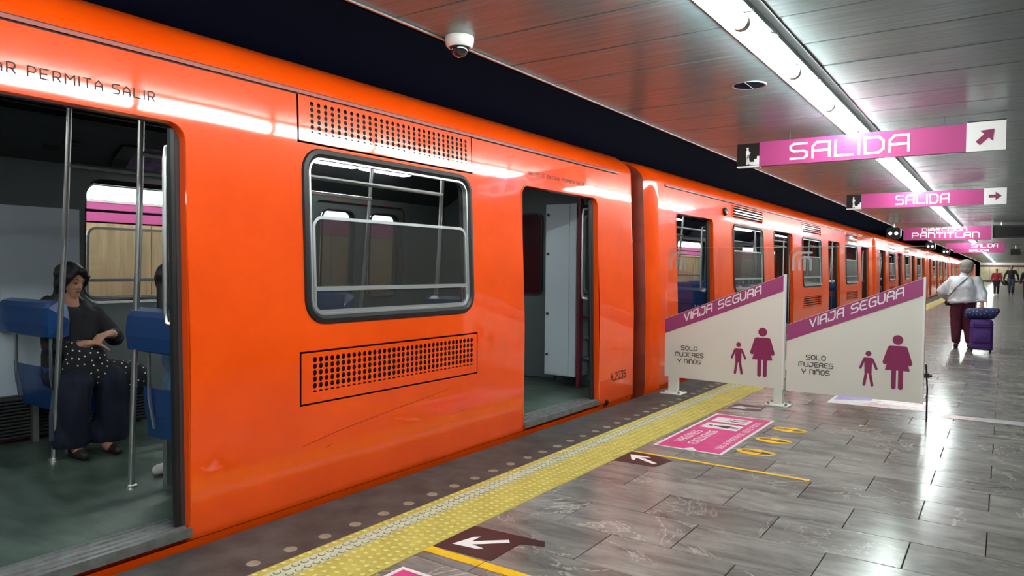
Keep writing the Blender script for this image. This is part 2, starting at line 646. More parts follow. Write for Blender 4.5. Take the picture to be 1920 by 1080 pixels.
# ------------------------------------------------------------------ THE SETTING
XE = -3.155          # platform edge
XS = -2.68           # dark edge paving / tactile strip
XT = -2.25           # tactile strip / tiles
XW = 2.5             # wall on the right
YE = 122.0           # end wall
Y0 = -14.0

# platform slab under everything (grout shows between the tiles)
mb = MB()
mb.box(XE, Y0, -1.1, XW + .2, YE, -.012)
floor = struct(mb.build('floor', M['grout']))
floor['label'] = 'platform floor of large grey veined stone tiles laid in staggered rows'
# dark edge paving as a piece of the floor
mb = MB()
mb.box(XE, Y0, -.012, XS, YE, 0.)
mb.build('edge_paving', M['asphalt'], floor)
# tiles: 0.63 x 0.393 running bond
TP, TL = .3925, .63
tmeshes = []
mb = MB()
g = .0022
mb.cham(-TL / 2 + g, -TP / 2 + g, -.012, TL / 2 - g, TP / 2 - g, 0, .0015)
t0 = mb.build('tile', M['tile'], floor)
tile_me = t0.data
cut_cache = {}
cells = []
k0 = int(math.floor((Y0 - 4.06) / TP))
k1 = int(math.ceil((YE - 4.06) / TP))
for k in range(k0, k1):
    ya = 4.06 + k * TP
    off = -.045 if k % 2 == 0 else -.358
    j = int(math.floor((XT - off) / TL))
    while off + j * TL < XW:
        xa, xb = max(off + j * TL, XT), min(off + (j + 1) * TL, XW)
        j += 1
        if xb - xa > .02:
            cells.append((xa, xb, ya))


def inview(x, y):
    c = R3.transposed() @ (Vector((x, y, 0)) - Vector((0, 0, CAM_Z)))
    if c.z > -.3:
        return None
    u, v = 960 + F_PX * c.x / -c.z, 540 - F_PX * c.y / -c.z
    return (-c.z) if (-150 < u < 2070 and v < 1180) else None


near, far = [], []
for cc in cells:
    dd = inview((cc[0] + cc[1]) / 2, cc[2] + TP / 2)
    (near if dd is not None and dd < 14 else far).append((dd or 999, cc))
near.sort(key=lambda q: q[0])
far += near[295:]
near = near[:295]
first = True
for dd, (xa, xb, ya) in near:
    if first:
        o = t0
        first = False
    else:
        o = bpy.data.objects.new('tile', tile_me)
        C.objects.link(o)
        o.parent = floor
    if abs((xb - xa) - TL) > 1e-4:
        key = round(xb - xa, 3)
        if key not in cut_cache:
            m2 = MB()
            m2.cham(-(xb - xa) / 2 + g, -TP / 2 + g, -.012, (xb - xa) / 2 - g, TP / 2 - g, 0, .0015)
            q = m2.build('tile_cut', M['tile'])
            cut_cache[key] = q.data
            bpy.data.objects.remove(q)
        o.data = cut_cache[key]
    o.location = ((xa + xb) / 2, ya + TP / 2, random.uniform(-.0006, .0004))
    o.rotation_euler = (random.uniform(-.0012, .0012), random.uniform(-.0012, .0012), 0)
mb = MB()
for dd, (xa, xb, ya) in far:
    z = random.uniform(-.0006, .0004)
    dz = random.uniform(-.0004, .0004)
    mb.poly([(xa + g, ya + g, z), (xb - g, ya + g, z + dz), (xb - g, ya + TP - g, z + dz), (xa + g, ya + TP - g, z)])
tf = mb.build('distant_tiles', M['tile'], floor, recalc=False)
tf['kind'] = 'stuff'

# tactile strip: tiles of 0.40 m with truncated domes, white band near the edge
mb = MB()
TW = XT - XS
px_, py_ = .0535, .05
mb.cur = 0
mb.cham(0, .0015, -.012, TW, .3985, .002, .001)
mb.cur = 1
mb.box(.055, .0015, .0, .155, .3985, .0026)
nx = 8
for i in range(nx):
    cx = .027 + i * .0537
    for j in range(8):
        cy = .0125 + j * .05 + (.025 if i % 2 else 0)
        whiteb = .055 < cx < .155
        n = 8
        if whiteb:
            mb.cur = 2
            mb.lathe((cx, cy, .0026), [(.0195, 0.), (.0175, .0012)], n)
            mb.cur = 1
            mb.lathe((cx, cy, .0026), [(.0145, .0012), (.0125, .004), (.0001, .0045)], n)
            mb.cur = 2
            mb.lathe((cx, cy, .0026), [(.0175, .0012), (.0145, .0012)], n)
        else:
            mb.cur = 0
            mb.lathe((cx, cy, .002), [(.0165, 0.), (.0125, .0045)], n)
            mb.cur = 3
            mb.lathe((cx, cy, .002), [(.0125, .0045), (.0001, .0055)], n)
tac = mb.build('tactile_tile', [M['yellow'], M['tactwhite'], M['tactdark'], M['yeldome']], floor, recalc=False, smooth=False)
tac.location = (XS, -2.0, 0)
y = -1.6
while y < YE - .4:
    if y < 60:
        o = bpy.data.objects.new('tactile_tile', tac.data)
        C.objects.link(o)
        o.parent = floor
        o.location = (XS, y, 0)
    y += .4
mb = MB()
mb.box(XS, 60.0, -.012, XT, YE, .002)
mb.cur = 1
mb.box(XS + .055, 60.0, .0, XS + .155, YE, .0026)
o = mb.build('distant_tactile_strip', [M['yellow'], M['tactwhite']], floor)
o['kind'] = 'stuff'
# pale round studs in the edge paving
mb = MB()
mb.lathe((0, 0, 0), [(.032, 0), (.030, .0022), (.0001, .0026)], 18)
st = mb.build('stud', M['stud'], floor, recalc=False)
st.location = (-2.765, 1.786, 0)
for i in range(-8, 110):
    if i == 0:
        continue
    o = bpy.data.objects.new('stud', st.data)
    C.objects.link(o)
    o.parent = floor
    o.location = (-2.768 + random.uniform(-.004, .004), 1.786 + i * .205, 0)

# ceiling ---------------------------------------------------------------
ZC = 2.75
SX0, SX1 = -1.365, -1.075      # light slot
mb = MB()
mb.box(-2.88, Y0, ZC + .04, SX0 - .02, YE, ZC + .22)
mb.box(SX1 + .02, Y0, ZC + .04, XW + .2, YE, ZC + .22)
mb.box(SX0 - .02, Y0, ZC + .2, SX1 + .02, YE, ZC + .22)
ceil = struct(mb.build('ceiling', M['darkin']))
PP = .5725


def cpanel(x0, x1):
    m = MB()
    c = .006
    m.box(x0, .003, ZC + .012, x1, PP - .003, ZC + .045)
    # rolled edges
    m.grid([[(x0, .003, ZC + .012), (x1, .003, ZC + .012)], [(x0, .006, ZC + .002), (x1, .006, ZC + .002)], [(x0, .012, ZC), (x1, .012, ZC)],
            [(x0, PP - .012, ZC), (x1, PP - .012, ZC)], [(x0, PP - .006, ZC + .002), (x1, PP - .006, ZC + .002)], [(x0, PP - .003, ZC + .012), (x1, PP - .003, ZC + .012)]])
    return m


segs = [(-2.88, SX0), (SX1, .95), (.955, XW)]
pm = []
for (a, b) in segs:
    o = cpanel(a, b).build('ceiling_panel', M['ceil'], ceil, recalc=True)
    o.location = (0, 2.995 - PP * 14, 0)
    pm.append(o)
mbf = MB()
yy = 2.995 - PP * 13
while yy < YE - PP:
    for si, (a, b) in enumerate(segs):
        if yy < 45 and si < 2 or yy < 12:
            o = bpy.data.objects.new('ceiling_panel', pm[si].data)
            C.objects.link(o)
            o.parent = ceil
            o.location = (0, yy, random.uniform(-.0015, .0015))
            o.rotation_euler = (random.uniform(-.002, .002), 0, 0)
        else:
            z = ZC + random.uniform(-.001, .001)
            dz = random.uniform(-.002, .002)
            mbf.poly([(a, yy + .004, z), (b, yy + .004, z), (b, yy + PP - .004, z + dz), (a, yy + PP - .004, z + dz)])
    yy += PP
o = mbf.build('distant_ceiling_panels', M['ceil'], ceil, recalc=False)
o['kind'] = 'stuff'
# edge fascia above the track, and slot lips
mb = MB()
mb.box(-2.9, Y0, ZC - .012, -2.88, YE, ZC + .22)
mb.box(-2.9, Y0, ZC - .012, -2.865, YE, ZC - .004)
struct(mb.build('trim_1', M['alu']))
mb = MB()
mb.box(SX0, Y0, ZC - .012, SX0 + .022, YE, ZC + .06)
struct(mb.build('trim_2', M['plastic']))
mb = MB()
mb.box(SX1 - .008, Y0, ZC - .006, SX1, YE, ZC + .2)
struct(mb.build('trim_3', M['darkin']))

# walls
mb = MB()
mb.box(XW, Y0, -.02, XW + .2, YE, ZC + .2)
wr = struct(mb.build('wall_right', M['wall']))
mb = MB()
mb.box(XW - .02, Y0, .0, XW, YE, .14)
struct(mb.build('baseboard_right', M['textblack']))
mb = MB()
mb.box(-3.0, YE, -1.1, XW, YE + .2, ZC + .2)
we = struct(mb.build('wall_end', M['beige']))
mb = MB()
mb.box(-3.0, YE - .02, 2.12, XW, YE, 2.36)
mb.build('red_band', M['wallred'], we)
mb = MB()
mb.box(-3.0, YE - .02, 2.40, XW, YE, ZC)
mb.build('white_band', M['white'], we)
mb = MB()
mb.box(-3.0, YE - .03, 0, XW, YE, .22)
mb.build('base_band', M['textblack'], we)
for i in range(5):
    mb = MB()
    mb.box(-2.9 + i * 1.1, YE - .015, .24, -1.86 + i * 1.1, YE, 2.1)
    mb.build('panel', M['endwall'], we)
mb = MB()
mb.box(XE, Y0 - .2, -1.1, XW, Y0, ZC + .2)
struct(mb.build('wall_back', M['wall']))
# tunnel: track bed, vault, far wall with sign band and light line
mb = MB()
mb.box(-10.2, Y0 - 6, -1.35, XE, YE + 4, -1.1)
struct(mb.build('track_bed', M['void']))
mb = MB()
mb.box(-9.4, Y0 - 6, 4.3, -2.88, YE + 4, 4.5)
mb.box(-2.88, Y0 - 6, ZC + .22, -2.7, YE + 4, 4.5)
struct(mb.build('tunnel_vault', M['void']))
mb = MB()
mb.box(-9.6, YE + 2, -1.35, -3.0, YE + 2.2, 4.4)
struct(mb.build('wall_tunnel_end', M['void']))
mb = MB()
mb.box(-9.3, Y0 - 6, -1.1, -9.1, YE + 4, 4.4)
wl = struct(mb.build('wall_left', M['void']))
XL = -9.1
i = 0
yy = -8.0
while yy < 60:
    mb = MB()
    mb.box(XL, yy + .004, -.9, XL + .02, yy + .996, 1.84)
    mb.build('stone_panel', M['beige'], wl)
    yy += 1.0
mb = MB()
mb.box(XL, -8, 1.86, XL + .04, 60, 2.09)
mb.build('pink_band', M['pinkband'], wl)
mb = MB()
mb.box(XL, -8, 2.09, XL + .05, 60, 2.12)
mb.build('light_trim', M['plastic'], wl)
mb = MB()
mb.box(XL, -8, 2.12, XL + .04, 60, 2.42)
ll = mb.build('light_cove', M['farlight'], wl)
mb = MB()
mb.box(XL, -14, 2.98, XL + .05, 60, 3.08)
mb.build('mounting_rail', M['darkin'], wl)  # carries the arms of the added fill lamps
mb = MB()
mb.box(XL, -.1, 0, XL + .03, .3, .2)
mb2 = MB()
mb2.box(XL + .04, 5.35, 1.62, XL + .06, 5.95, 1.80)
s_ = mb2.build('line_sign', M['wallred'])
tag(s_, 'small dark red wall sign seen through the train window beyond the tracks', 'sign')
m3 = MB()
write(m3, 'EM', (XL + .061, 5.42, 1.66), (0, 1, 0), (0, 0, 1), .10)
m3.build('lettering', M['white'], s_)


# ------------------------------------------------------------------ TRAIN
HW = 1.345


def off(z):
    if z < -.03:
        return .02 + (-.03 - z) * .22
    if z < 0.03:
        return .006
    if z < .8:
        return 0.
    if z < 1.0:
        return .041 * (z - .8) ** 2 / .4
    if z < 2.36:
        return .0041 + .041 * (z - 1.0)
    pr = [(2.36, .06), (2.41, .085), (2.47, .14), (2.53, .24), (2.58, .40), (2.62, .64), (2.645, .98), (2.65, 1.345)]
    for a, b in zip(pr, pr[1:]):
        if z <= b[0]:
            t = (z - a[0]) / (b[0] - a[0])
            return a[1] + (b[1] - a[1]) * t
    return 1.345


def sx(s, z, d=0.):
    """local x on side s (+1 near platform) at height z, d outward"""
    return s * (HW - off(z) + d)


ZB, ZT = -.30, 2.33
ZL = [-.30, -.2, -.03, 0.03, .4, .8, .84, .88, .92, .96, 1.0, 1.3, 1.6, 1.9, 2.1, 2.33]


def plate2d(outer, holes):
    """triangulated plate with holes, in (y,z); cut at ZL heights"""
    bm = bmesh.new()
    es = []
    for lp in [outer] + holes:
        vs = [bm.verts.new((0, p[0], p[1])) for p in lp]
        for i in range(len(vs)):
            es.append(bm.edges.new((vs[i], vs[(i + 1) % len(vs)])))
    bmesh.ops.triangle_fill(bm, use_beauty=True, use_dissolve=False, edges=es, normal=(1, 0, 0))
    return bm


def cut_levels(bm, zs):
    for z in zs:
        bmesh.ops.bisect_plane(bm, geom=bm.verts[:] + bm.edges[:] + bm.faces[:], plane_co=(0, 0, z), plane_no=(0, 0, 1), dist=1e-5)


def mesh_obj(bm, name, m, parent, smooth=True):
    me = bpy.data.meshes.new(name)
    bm.to_mesh(me)
    bm.free()
    me.materials.append(m)
    me.polygons.foreach_set('use_smooth', [smooth] * len(me.polygons))
    if smooth:
        try:
            me.set_sharp_from_angle(angle=math.radians(35))
        except Exception:
            pass
    me.update()
    o = bpy.data.objects.new(name, me)
    C.objects.link(o)
    o.parent = parent
    return o


def loopsweep(mb, s, loops):
    """loops: list of (list of (y,z), outward d); quads between successive loops"""
    rows = [[(sx(s, p[1], d), p[0], p[1]) for p in lp] for lp, d in loops]
    mb.grid(rows, True)


def frame(mb, s, y0, z0, y1, z1, r, prof, rb=None):
    loops = []
    for ins, d in prof:
        rbb = None if rb is None else max(.002, rb - ins)
        loops.append((rr(y0 + ins, z0 + ins, y1 - ins, z1 - ins, max(.003, r - ins), 6, rbb), d))
    loopsweep(mb, s, loops)


DW = 1.31      # door width
VH = .145      # half of the vent height


def make_car(name, label, y0, y1, doors, wins, vent, main=False, group=None):
    ym = (y0 + y1) / 2
    root = thing(name, label, 'train car', (-4.55, ym, 0), 0, group)
    L = (y1 - y0) / 2
    RM, RP = .22, .06          # corner radii at the two ends
    dl = [d - ym for d in doors]
    wl_ = [(a - ym, b - ym) for a, b in wins]
    # ---------------- sides
    for s in (1, -1):
        holes = []
        for d in dl:
            holes.append(rr(d - DW / 2, .065, d + DW / 2, 2.02, .085, 5, .008))
        for a, b in wl_:
            holes.append(rr(a, 1.035, b, 2.0, .12, 6))
            if s > 0:
                if vent == 'holes':
                    holes.append([(a - .04, 2.035), (b + .04, 2.035), (b + .04, 2.315), (a - .04, 2.315)])
                    holes.append([(a - .06, .565), (b + .06, .565), (b + .06, .87), (a - .06, .87)])
                else:
                    holes.append([(a, 2.08), (b, 2.08), (b, 2.28), (a, 2.28)])
                    holes.append([(a + .05, .62), (b - .05, .62), (b - .05, .84), (a + .05, .84)])
        outer = [(-L + RM, ZB), (L - RP, ZB), (L - RP, ZT), (-L + RM, ZT)]
        bm = plate2d(outer, holes)
        cut_levels(bm, ZL[1:-1])
        for v in bm.verts:
            v.co.x = sx(s, v.co.z)
        mesh_obj(bm, 'side_panel', M['orange'], root)
        # reveals
        mb = MB()
        for h in holes:
            if s < 0:
                continue
            loopsweep(mb, s, [(h, 0.), (h, -.10)])
        if s > 0:
            mb.build('opening_reveal', M['black'], root)
        # inner lining
        holes2 = []
        for d in dl:
            holes2.append(rr(d - DW / 2, .1, d + DW / 2, 2.02, .085, 5, .008))
        for a, b in wl_:
            holes2.append(rr(a, 1.035, b, 2.0, .12, 6))
        bm = plate2d([(-L + .1, .1), (L - .1, .1), (L - .1, 2.12), (-L + .1, 2.12)], holes2)
        cut_levels(bm, [.8, 1.0, 1.6])
        for v in bm.verts:
            v.co.x = sx(s, v.co.z, -.10)
        mesh_obj(bm, 'inner_wall', M['greyin'], root)
    # ---------------- roof and rounded corners + ends
    zs = ZL + [2.36, 2.385, 2.41, 2.44, 2.47, 2.5, 2.53, 2.555, 2.58, 2.60, 2.62, 2.635, 2.645, 2.65]
    zr = [z for z in zs if z >= ZT]
    mb = MB()
    rows = []
    for z in zr:
        rows.append([(sx(1, z), -L + RM, z), (sx(1, z), L - RP, z)])
    for z in zr[::-1][1:]:
        rows.append([(sx(-1, z), -L + RM, z), (sx(-1, z), L - RP, z)])
    mb.grid(rows)
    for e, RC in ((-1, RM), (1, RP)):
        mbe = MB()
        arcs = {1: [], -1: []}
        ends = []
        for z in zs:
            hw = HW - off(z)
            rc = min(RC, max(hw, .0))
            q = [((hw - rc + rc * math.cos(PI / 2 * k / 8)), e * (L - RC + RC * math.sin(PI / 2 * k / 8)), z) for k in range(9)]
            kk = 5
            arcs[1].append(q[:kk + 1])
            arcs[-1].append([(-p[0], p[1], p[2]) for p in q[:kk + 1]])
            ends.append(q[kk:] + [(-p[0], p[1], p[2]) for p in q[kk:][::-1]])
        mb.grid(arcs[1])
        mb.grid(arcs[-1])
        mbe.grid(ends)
        mbe.build('end_panel', M['endshade'], root, smooth=True)  # ends and inner corner arc carry the painted gap shade
    mb.build('roof', M['orange'], root, smooth=True)
    # gutter rail: two fine dark grooves with a dull lip between them
    e0, e1 = -L + .42, L - .36
    mb = MB()
    pts = [(2.312, 0.), (2.312, .006), (2.318, .006), (2.318, .001)]
    for (za, zb, mi, d) in ((2.300, 2.3075, 0, .0015), (2.3075, 2.325, 1, .013), (2.325, 2.3325, 0, .0015)):
        mb.cur = mi
        mb.prism([(sx(1, za), e0, za), (sx(1, zb), e0, zb), (sx(1, zb, d), e0, zb), (sx(1, za, d), e0, za)], (0, e1 - e0, 0))
    mb.build('gutter_rail', [M['groove'], M['rail']], root)
    # lower crease line
    mb = MB()
    mb.prism([(sx(1, .018), -L + RM, .018), (sx(1, .026), -L + RM, .026), (sx(1, .026, .003), -L + RM, .026), (sx(1, .018, .003), -L + RM, .018)], (0, 2 * L - RM - RP, 0))
    mb.build('lower_seam', M['groove'], root)
    # ---------------- floor, ceiling, underframe
    mb = MB()
    mb.box(-HW + .1, -L + .06, .03, HW - .1, L - .06, .08)
    mb.build('floor_panel', M['greenfl'], root)
    mb = MB()
    mb.box(-HW + .25, -L + .4, -.75, HW - .25, L - .4, .02)
    mb.build('underframe', M['black'], root)
    mb = MB()
    rows = []
    for (x, z) in ((HW - .14, 2.08), (HW - .22, 2.12), (HW - .50, 2.27), (.75, 2.33), (.28, 2.34), (-.28, 2.34), (-.75, 2.33), (-HW + .50, 2.27), (-HW + .22, 2.12), (-HW + .14, 2.08)):
        rows.append([(x, -L + .08, z), (x, L - .08, z)])
    mb.grid(rows)
    mb.build('ceiling_lining', M['darkin'], root, smooth=True)
    # cove line and blower slots
    for s in (1, -1):
        mb = MB()
        mb.box(s * .30 - .02, -L + .1, 2.30, s * .30 + .02, L - .1, 2.345)
        mb.box(s * .52 - .012, -L + .1, 2.30, s * .52 + .012, L - .1, 2.335)
        mb.build('ceiling_rib', M['black'], root)
    # light strips: pairs of diffusers along the ceiling over each bay
    for q in range(len(dl) - 1):
        a, b = dl[q], dl[q + 1]
        for xs_ in (-.64, .64):
            for (ya, yb) in ((a - .55, a + .10), (b - 1.95, b - .62), (b - .55, b + .10)):
                mb = MB()
                mb.cham(-.07, ya, -2.335, .07, yb, -2.29, .02)
                mb.v = [(x + xs_, y_, -z) for x, y_, z in mb.v]
                mb.build('light_strip', M['strip'], root)
    # ---------------- doors
    for d in dl:
        # near side: open, rubber edges of the leaves show in the reveal
        for e in (1, -1):
            mb = MB()
            ye = d + e * (DW / 2 - .028)
            mb.prism([(HW - .045, ye, .085), (HW - .085, ye, .085), (HW - .085, ye + e * .55, .085), (HW - .045, ye + e * .55, .085)], (-.045, 0, 1.94))
            leaf = mb.build('door_leaf', M['darkin'], root)
            mb = MB()
            mb.tube([(HW - .065, ye, .09), (HW - .11, ye, 2.0)], .022, 8)
            mb.build('rubber_edge', M['black'], leaf)
        mb = MB()
        mb.cur = 0
        mb.box(HW - .21, d - DW / 2 + .006, .055, HW + .012, d + DW / 2 - .006, .082)
        for k in range(4):
            mb.box(HW - .19 + k * .05, d - DW / 2 + .01, .08, HW - .175 + k * .05, d + DW / 2 - .01, .0885)
        mb.box(HW + .004, d - DW / 2 + .002, .04, HW + .014, d + DW / 2 - .002, .086)
        mb.build('door_sill', M['sill'], root)
        # thin metal bead round the opening
        mb = MB()
        frame(mb, 1, d - DW / 2 - .012, .06, d + DW / 2 + .012, 2.032, .095, [(0, 0.), (.002, .006), (.011, .006), (.014, 0.), (.014, -.05)], .012)
        mb.build('door_bead', M['orange'], root)
        # far side: closed leaves with dark windows
        for e in (1, -1):
            mb = MB()
            ya, yb = sorted((d, d + e * (DW / 2 + .02)))
            wy0, wy1 = ya + .13, yb - .13
            bm = plate2d([(ya, .07), (yb - .0, .07), (yb, 2.02), (ya, 2.02)], [rr(wy0, 1.02, wy1, 1.92, .07, 5)])
            bmesh.ops.solidify(bm, geom=bm.faces[:], thickness=.03)
            for v in bm.verts:
                v.co.x = -HW + .06 + v.co.x + off(max(v.co.z, .8))
            leaf = mesh_obj(bm, 'door_leaf', M['greyin'], root, False)
            mb = MB()
            mb.prism([(-HW + .075 + off(q_[1]), q_[0], q_[1]) for q_ in rr(wy0, 1.02, wy1, 1.92, .07, 5)], (.006, 0, 0))
            mb.build('pane', M['trainglass'], leaf)
            mb = MB()
            lo_, li_ = rr(wy0 - .018, 1.002, wy1 + .018, 1.938, .088, 5), rr(wy0, 1.02, wy1, 1.92, .07, 5)
            mb.grid([[(-HW + .092 + off(p[1]), p[0], p[1]) for p in lo_], [(-HW + .10 + off(p[1]), p[0], p[1]) for p in lo_], [(-HW + .10 + off(p[1]), p[0], p[1]) for p in li_], [(-HW + .07 + off(p[1]), p[0], p[1]) for p in li_]], True)
            mb.build('window_seal', M['black'], leaf)
    # ---------------- windows
    for a, b in wl_:
        for s in (1, -1):
            mb = MB()
            frame(mb, s, a - .018, 1.017, b + .018, 2.018, .138, [(0, 0.), (.006, .014), (.03, .018), (.048, .006), (.048, -.04), (.02, -.1)])
            wf = mb.build('window_frame', M['black'], root, smooth=True)
            mb = MB()
            frame(mb, s, a + .032, 1.067, b - .032, 1.968, .09, [(0, -.01), (.0, .004), (.012, .004), (.012, -.03)])
            # lower sash with rounded shoulders and a cross bar
            frame(mb, s, a + .055, 1.078, b - .045, 1.635, .07, [(0, -.02), (.0, -.004), (.018, -.004), (.018, -.02), (0, -.02)], .05)
            zb_ = 1.205
            mb.prism([(sx(s, zb_, -.02), a + .06, zb_), (sx(s, zb_, .0), a + .06, zb_), (sx(s, zb_ + .025, .0), a + .06, zb_ + .025), (sx(s, zb_ + .025, -.02), a + .06, zb_ + .025)], (0, b - a - .11, 0))
            mb.build('sash', M['alu'], wf, smooth=False)
            mb = MB()
            lp = rr(a + .07, 1.09, b - .06, 1.62, .06, 5)
            mb.prism([(sx(s, p[1], -.016), p[0], p[1]) for p in lp], (s * .005, 0, 0))
            mb.build('pane', M['trainglass'] if s > 0 else M['farglass'], wf)
            # transom tubes higher up in the open half
            mb = MB()
            for zz in (1.76,) if s < 0 else ():
                mb.tube([(sx(s, zz, -.03), a + .04, zz), (sx(s, zz, -.03), b - .04, zz)], .012, 6)
            if s < 0:
                mb.build('window_bar', M['black'], wf)
        # vents on the platform side
        if vent == 'holes':
            for (z0, z1, g0, extra) in ((2.035, 2.315, .04, 0), (.565, .87, .06, 0)):
                ya, yb = a - g0, b + g0
                mb = MB()
                mb.prism([(sx(1, z0, -.05), ya, z0), (sx(1, z0, -.03), ya, z0), (sx(1, z1, -.03), ya, z1), (sx(1, z1, -.05), ya, z1)], (0, yb - ya, 0))
                bk = mb.build('vent_recess', M['black'], root)
                ii = .011
                holes = []
                ncol = 35 if z0 < 1 else 29
                hx0, hx1 = ya + .105, yb - .075
                nrow = 6
                pz = (z1 - z0 - .085) / 6.0
                py = (hx1 - hx0) / (ncol - 1)
                hr = min(py, pz) * .40
                for cidx in range(ncol):
                    for r_ in range(nrow):
                        cz = z1 - .052 - pz * r_
                        cy = hx0 + py * cidx
                        if r_ < nrow - 1:
                            holes.append([(cy + hr * math.cos(2 * PI * k / 10), cz + hr * 1.12 * math.sin(2 * PI * k / 10)) for k in range(10)])
                        else:
                            holes.append([(cy + hr * math.cos(PI * k / 5), cz + hr * .8 * math.sin(PI * k / 5)) for k in range(6)])
                bm = plate2d([(ya + ii, z0 + ii), (yb - ii, z0 + ii), (yb - ii, z1 - ii), (ya + ii, z1 - ii)], holes)
                for v in bm.verts:
                    v.co.x = sx(1, v.co.z, .0015)
                pn = mesh_obj(bm, 'perforated_panel', M['orange'], root, False)
        else:
            for (z0, z1, g0) in ((2.08, 2.28, 0), (.62, .84, -.05)):
                ya, yb = a - g0, b + g0
                mb = MB()
                mb.prism([(sx(1, z0, -.05), ya, z0), (sx(1, z0, -.035), ya, z0), (sx(1, z1, -.035), ya, z1), (sx(1, z1, -.05), ya, z1)], (0, yb - ya, 0))
                mb.build('vent_recess', M['black'], root)
                mb = MB()
                for k in range(5):
                    zc = z0 + (z1 - z0) * (k + .5) / 5
                    mb.prism([(sx(1, zc, .004), ya, zc - .009), (sx(1, zc, .004), ya, zc + .003), (sx(1, zc, -.012), ya, zc + .009), (sx(1, zc, -.014), ya, zc + .003)], (0, yb - ya, 0))
                frame(mb, 1, ya - .015, z0 - .015, yb + .015, z1 + .015, .01, [(0, 0), (.002, .008), (.018, .008), (.02, -.03)])
                mb.build('vent_grille', M['orange'], root)
    # ---------------- seats, poles and rails
    def seat(xc, yb_, face):
        """double transverse seat; yb_ is the back plane; face=+1 looks +y"""
        f = face
        x0, x1 = xc - .38, xc + .38
        mb = MB()
        rows = []
        for (dy, z, ins) in ((.0, .862, .02), (-.03, .875, .005), (-.04, .95, .0), (-.03, 1.06, 0.), (-.015, 1.09, .015), (.04, 1.105, .025), (.085, 1.08, .02), (.095, .98, 0), (.09, .875, .005), (.05, .862, .02), (.0, .862, .02)):
            rows.append([(x0 + ins, yb_ + f * dy, z), (x0 + ins + .03, yb_ + f * (dy - .012), z), (x1 - ins - .03, yb_ + f * (dy - .012), z), (x1 - ins, yb_ + f * dy, z)])
        mb.grid(rows)
        mb.poly([r[0] for r in rows[:-1]])
        mb.poly([r[-1] for r in rows[:-1]])
        mb.build('seat_back', M['blue'], root, smooth=False)
        mb = MB()
        rows = []
        for (dy, z, t) in ((.05, .66, .03), (.06, .50, .05), (.12, .47, .06), (.30, .475, .06), (.42, .50, .05), (.46, .49, .03), (.465, .44, .0), (.45, .34, 0)):
            rows.append([(x0 + .02, yb_ + f * dy, z), (x0 + .05, yb_ + f * dy, z - .01), (x1 - .05, yb_ + f * dy, z - .01), (x1 - .02, yb_ + f * dy, z)])
        rows += [[(p[0], yb_ + f * .08, .36) for p in rows[0]]]
        rows.append([tuple(p) for p in rows[0]])
        mb.grid(rows)
        mb.poly([r[0] for r in rows[:-1]])
        mb.poly([r[-1] for r in rows[:-1]])
        mb.build('seat_pan', M['blue'], root)
        for xa_ in (x0 + .1, x1 - .14):
            mb = MB()
            mb.box(xa_, yb_ + f * .14 - .02, .08, xa_ + .04, yb_ + f * .14 + .02, .37)
            mb.build('seat_leg', M['steel'], root)
            mb = MB()
            mb.tube([(xa_ + .02, yb_ + f * .06, .42), (xa_ + .02, yb_ + f * .03, .6), (xa_ + .02, yb_ + f * .03, .9)], .011, 6)
            mb.build('seat_strut', M['steel'], root)

    for q in range(len(dl) - 1):
        a, b = dl[q] + .83, dl[q + 1] - .83
        m_ = (a + b) / 2
        for sgn in (1, -1):
            xc = sgn * .86
            seat(xc, a, 1)
            seat(xc, b, -1)
            if not main:
                seat(xc, m_ + .06, 1)
                seat(xc, m_ - .06, -1)
            for yy_ in (a - .01, b + .01):
                mb = MB()
                xx = sgn * .475
                tl_ = .25 if sgn < 0 else .14
                mb.tube([(xx, yy_, .08), (xx + tl_ * .4, yy_, .95), (xx + tl_ * .7, yy_, 1.5), (xx + tl_, yy_, 2.33)], .017, 10)
                mb.lathe((xx, yy_, .08), [(.035, 0), (.033, .012), (.018, .016)], 12)
                mb.build('pole', M['steel'], root, smooth=True)
        for xx in (-.24, .60):
            mb = MB()
            mb.tube([(xx, a - .01, 1.96), (xx, b + .01, 1.96)], .016, 8)
            mb.build('handrail', M['steel'], root, smooth=True)
    for d in dl:
        for e in (1, -1):
            mb = MB()
            ye = d + e * (DW / 2 + .02)
            mb.tube([(HW - .14, ye, 1.93), (HW - .185, ye - e * .03, 1.92), (HW - .19, ye - e * .035, 1.86), (HW - .19, ye - e * .035, 1.12), (HW - .185, ye - e * .03, 1.06), (HW - .14, ye, 1.05)], .014, 8)
            mb.build('grab_handle', M['steel'], root, smooth=True)
    # line map boards along the cove above the windows, far side
    for q in range(len(dl) - 1):
        m_ = (dl[q] + dl[q + 1]) / 2
        mb = MB()
        mb.prism([(-HW + .235, m_ - .5, 2.10), (-HW + .30, m_ - .5, 2.165), (-HW + .44, m_ - .5, 2.245), (-HW + .45, m_ - .5, 2.235), (-HW + .31, m_ - .5, 2.15), (-HW + .245, m_ - .5, 2.09)], (0, 1.1, 0))
        mp_ = mb.build('map_board', mat_board, root)
        mb = MB()
        mb.prism([(-HW + .245, m_ - .62, 2.088), (-HW + .31, m_ - .62, 2.15), (-HW + .45, m_ - .62, 2.235), (-HW + .455, m_ - .62, 2.225), (-HW + .315, m_ - .62, 2.14), (-HW + .25, m_ - .62, 2.08)], (0, .12, 0))
        mb.build('board_header', M['screen'], mp_)
    return root, ym, L


mat_board = mat('map_board_print', rgb(150, 110, 150), .4, noise=.5, nscale=14, col2=rgb(90, 84, 96))

car1, ym1, L1 = make_car('train_car', 'orange train car in the foreground with round-hole vent panels and number N.2035', -9.0, 6.98,
                         [-7.1, -2.9, 1.3, 5.51], [(-5.76, -4.24), (-1.56, -.04), (2.66, 4.165)], 'holes', main=True)
# details of the first car -------------------------------------------------
l = lambda y: y - ym1
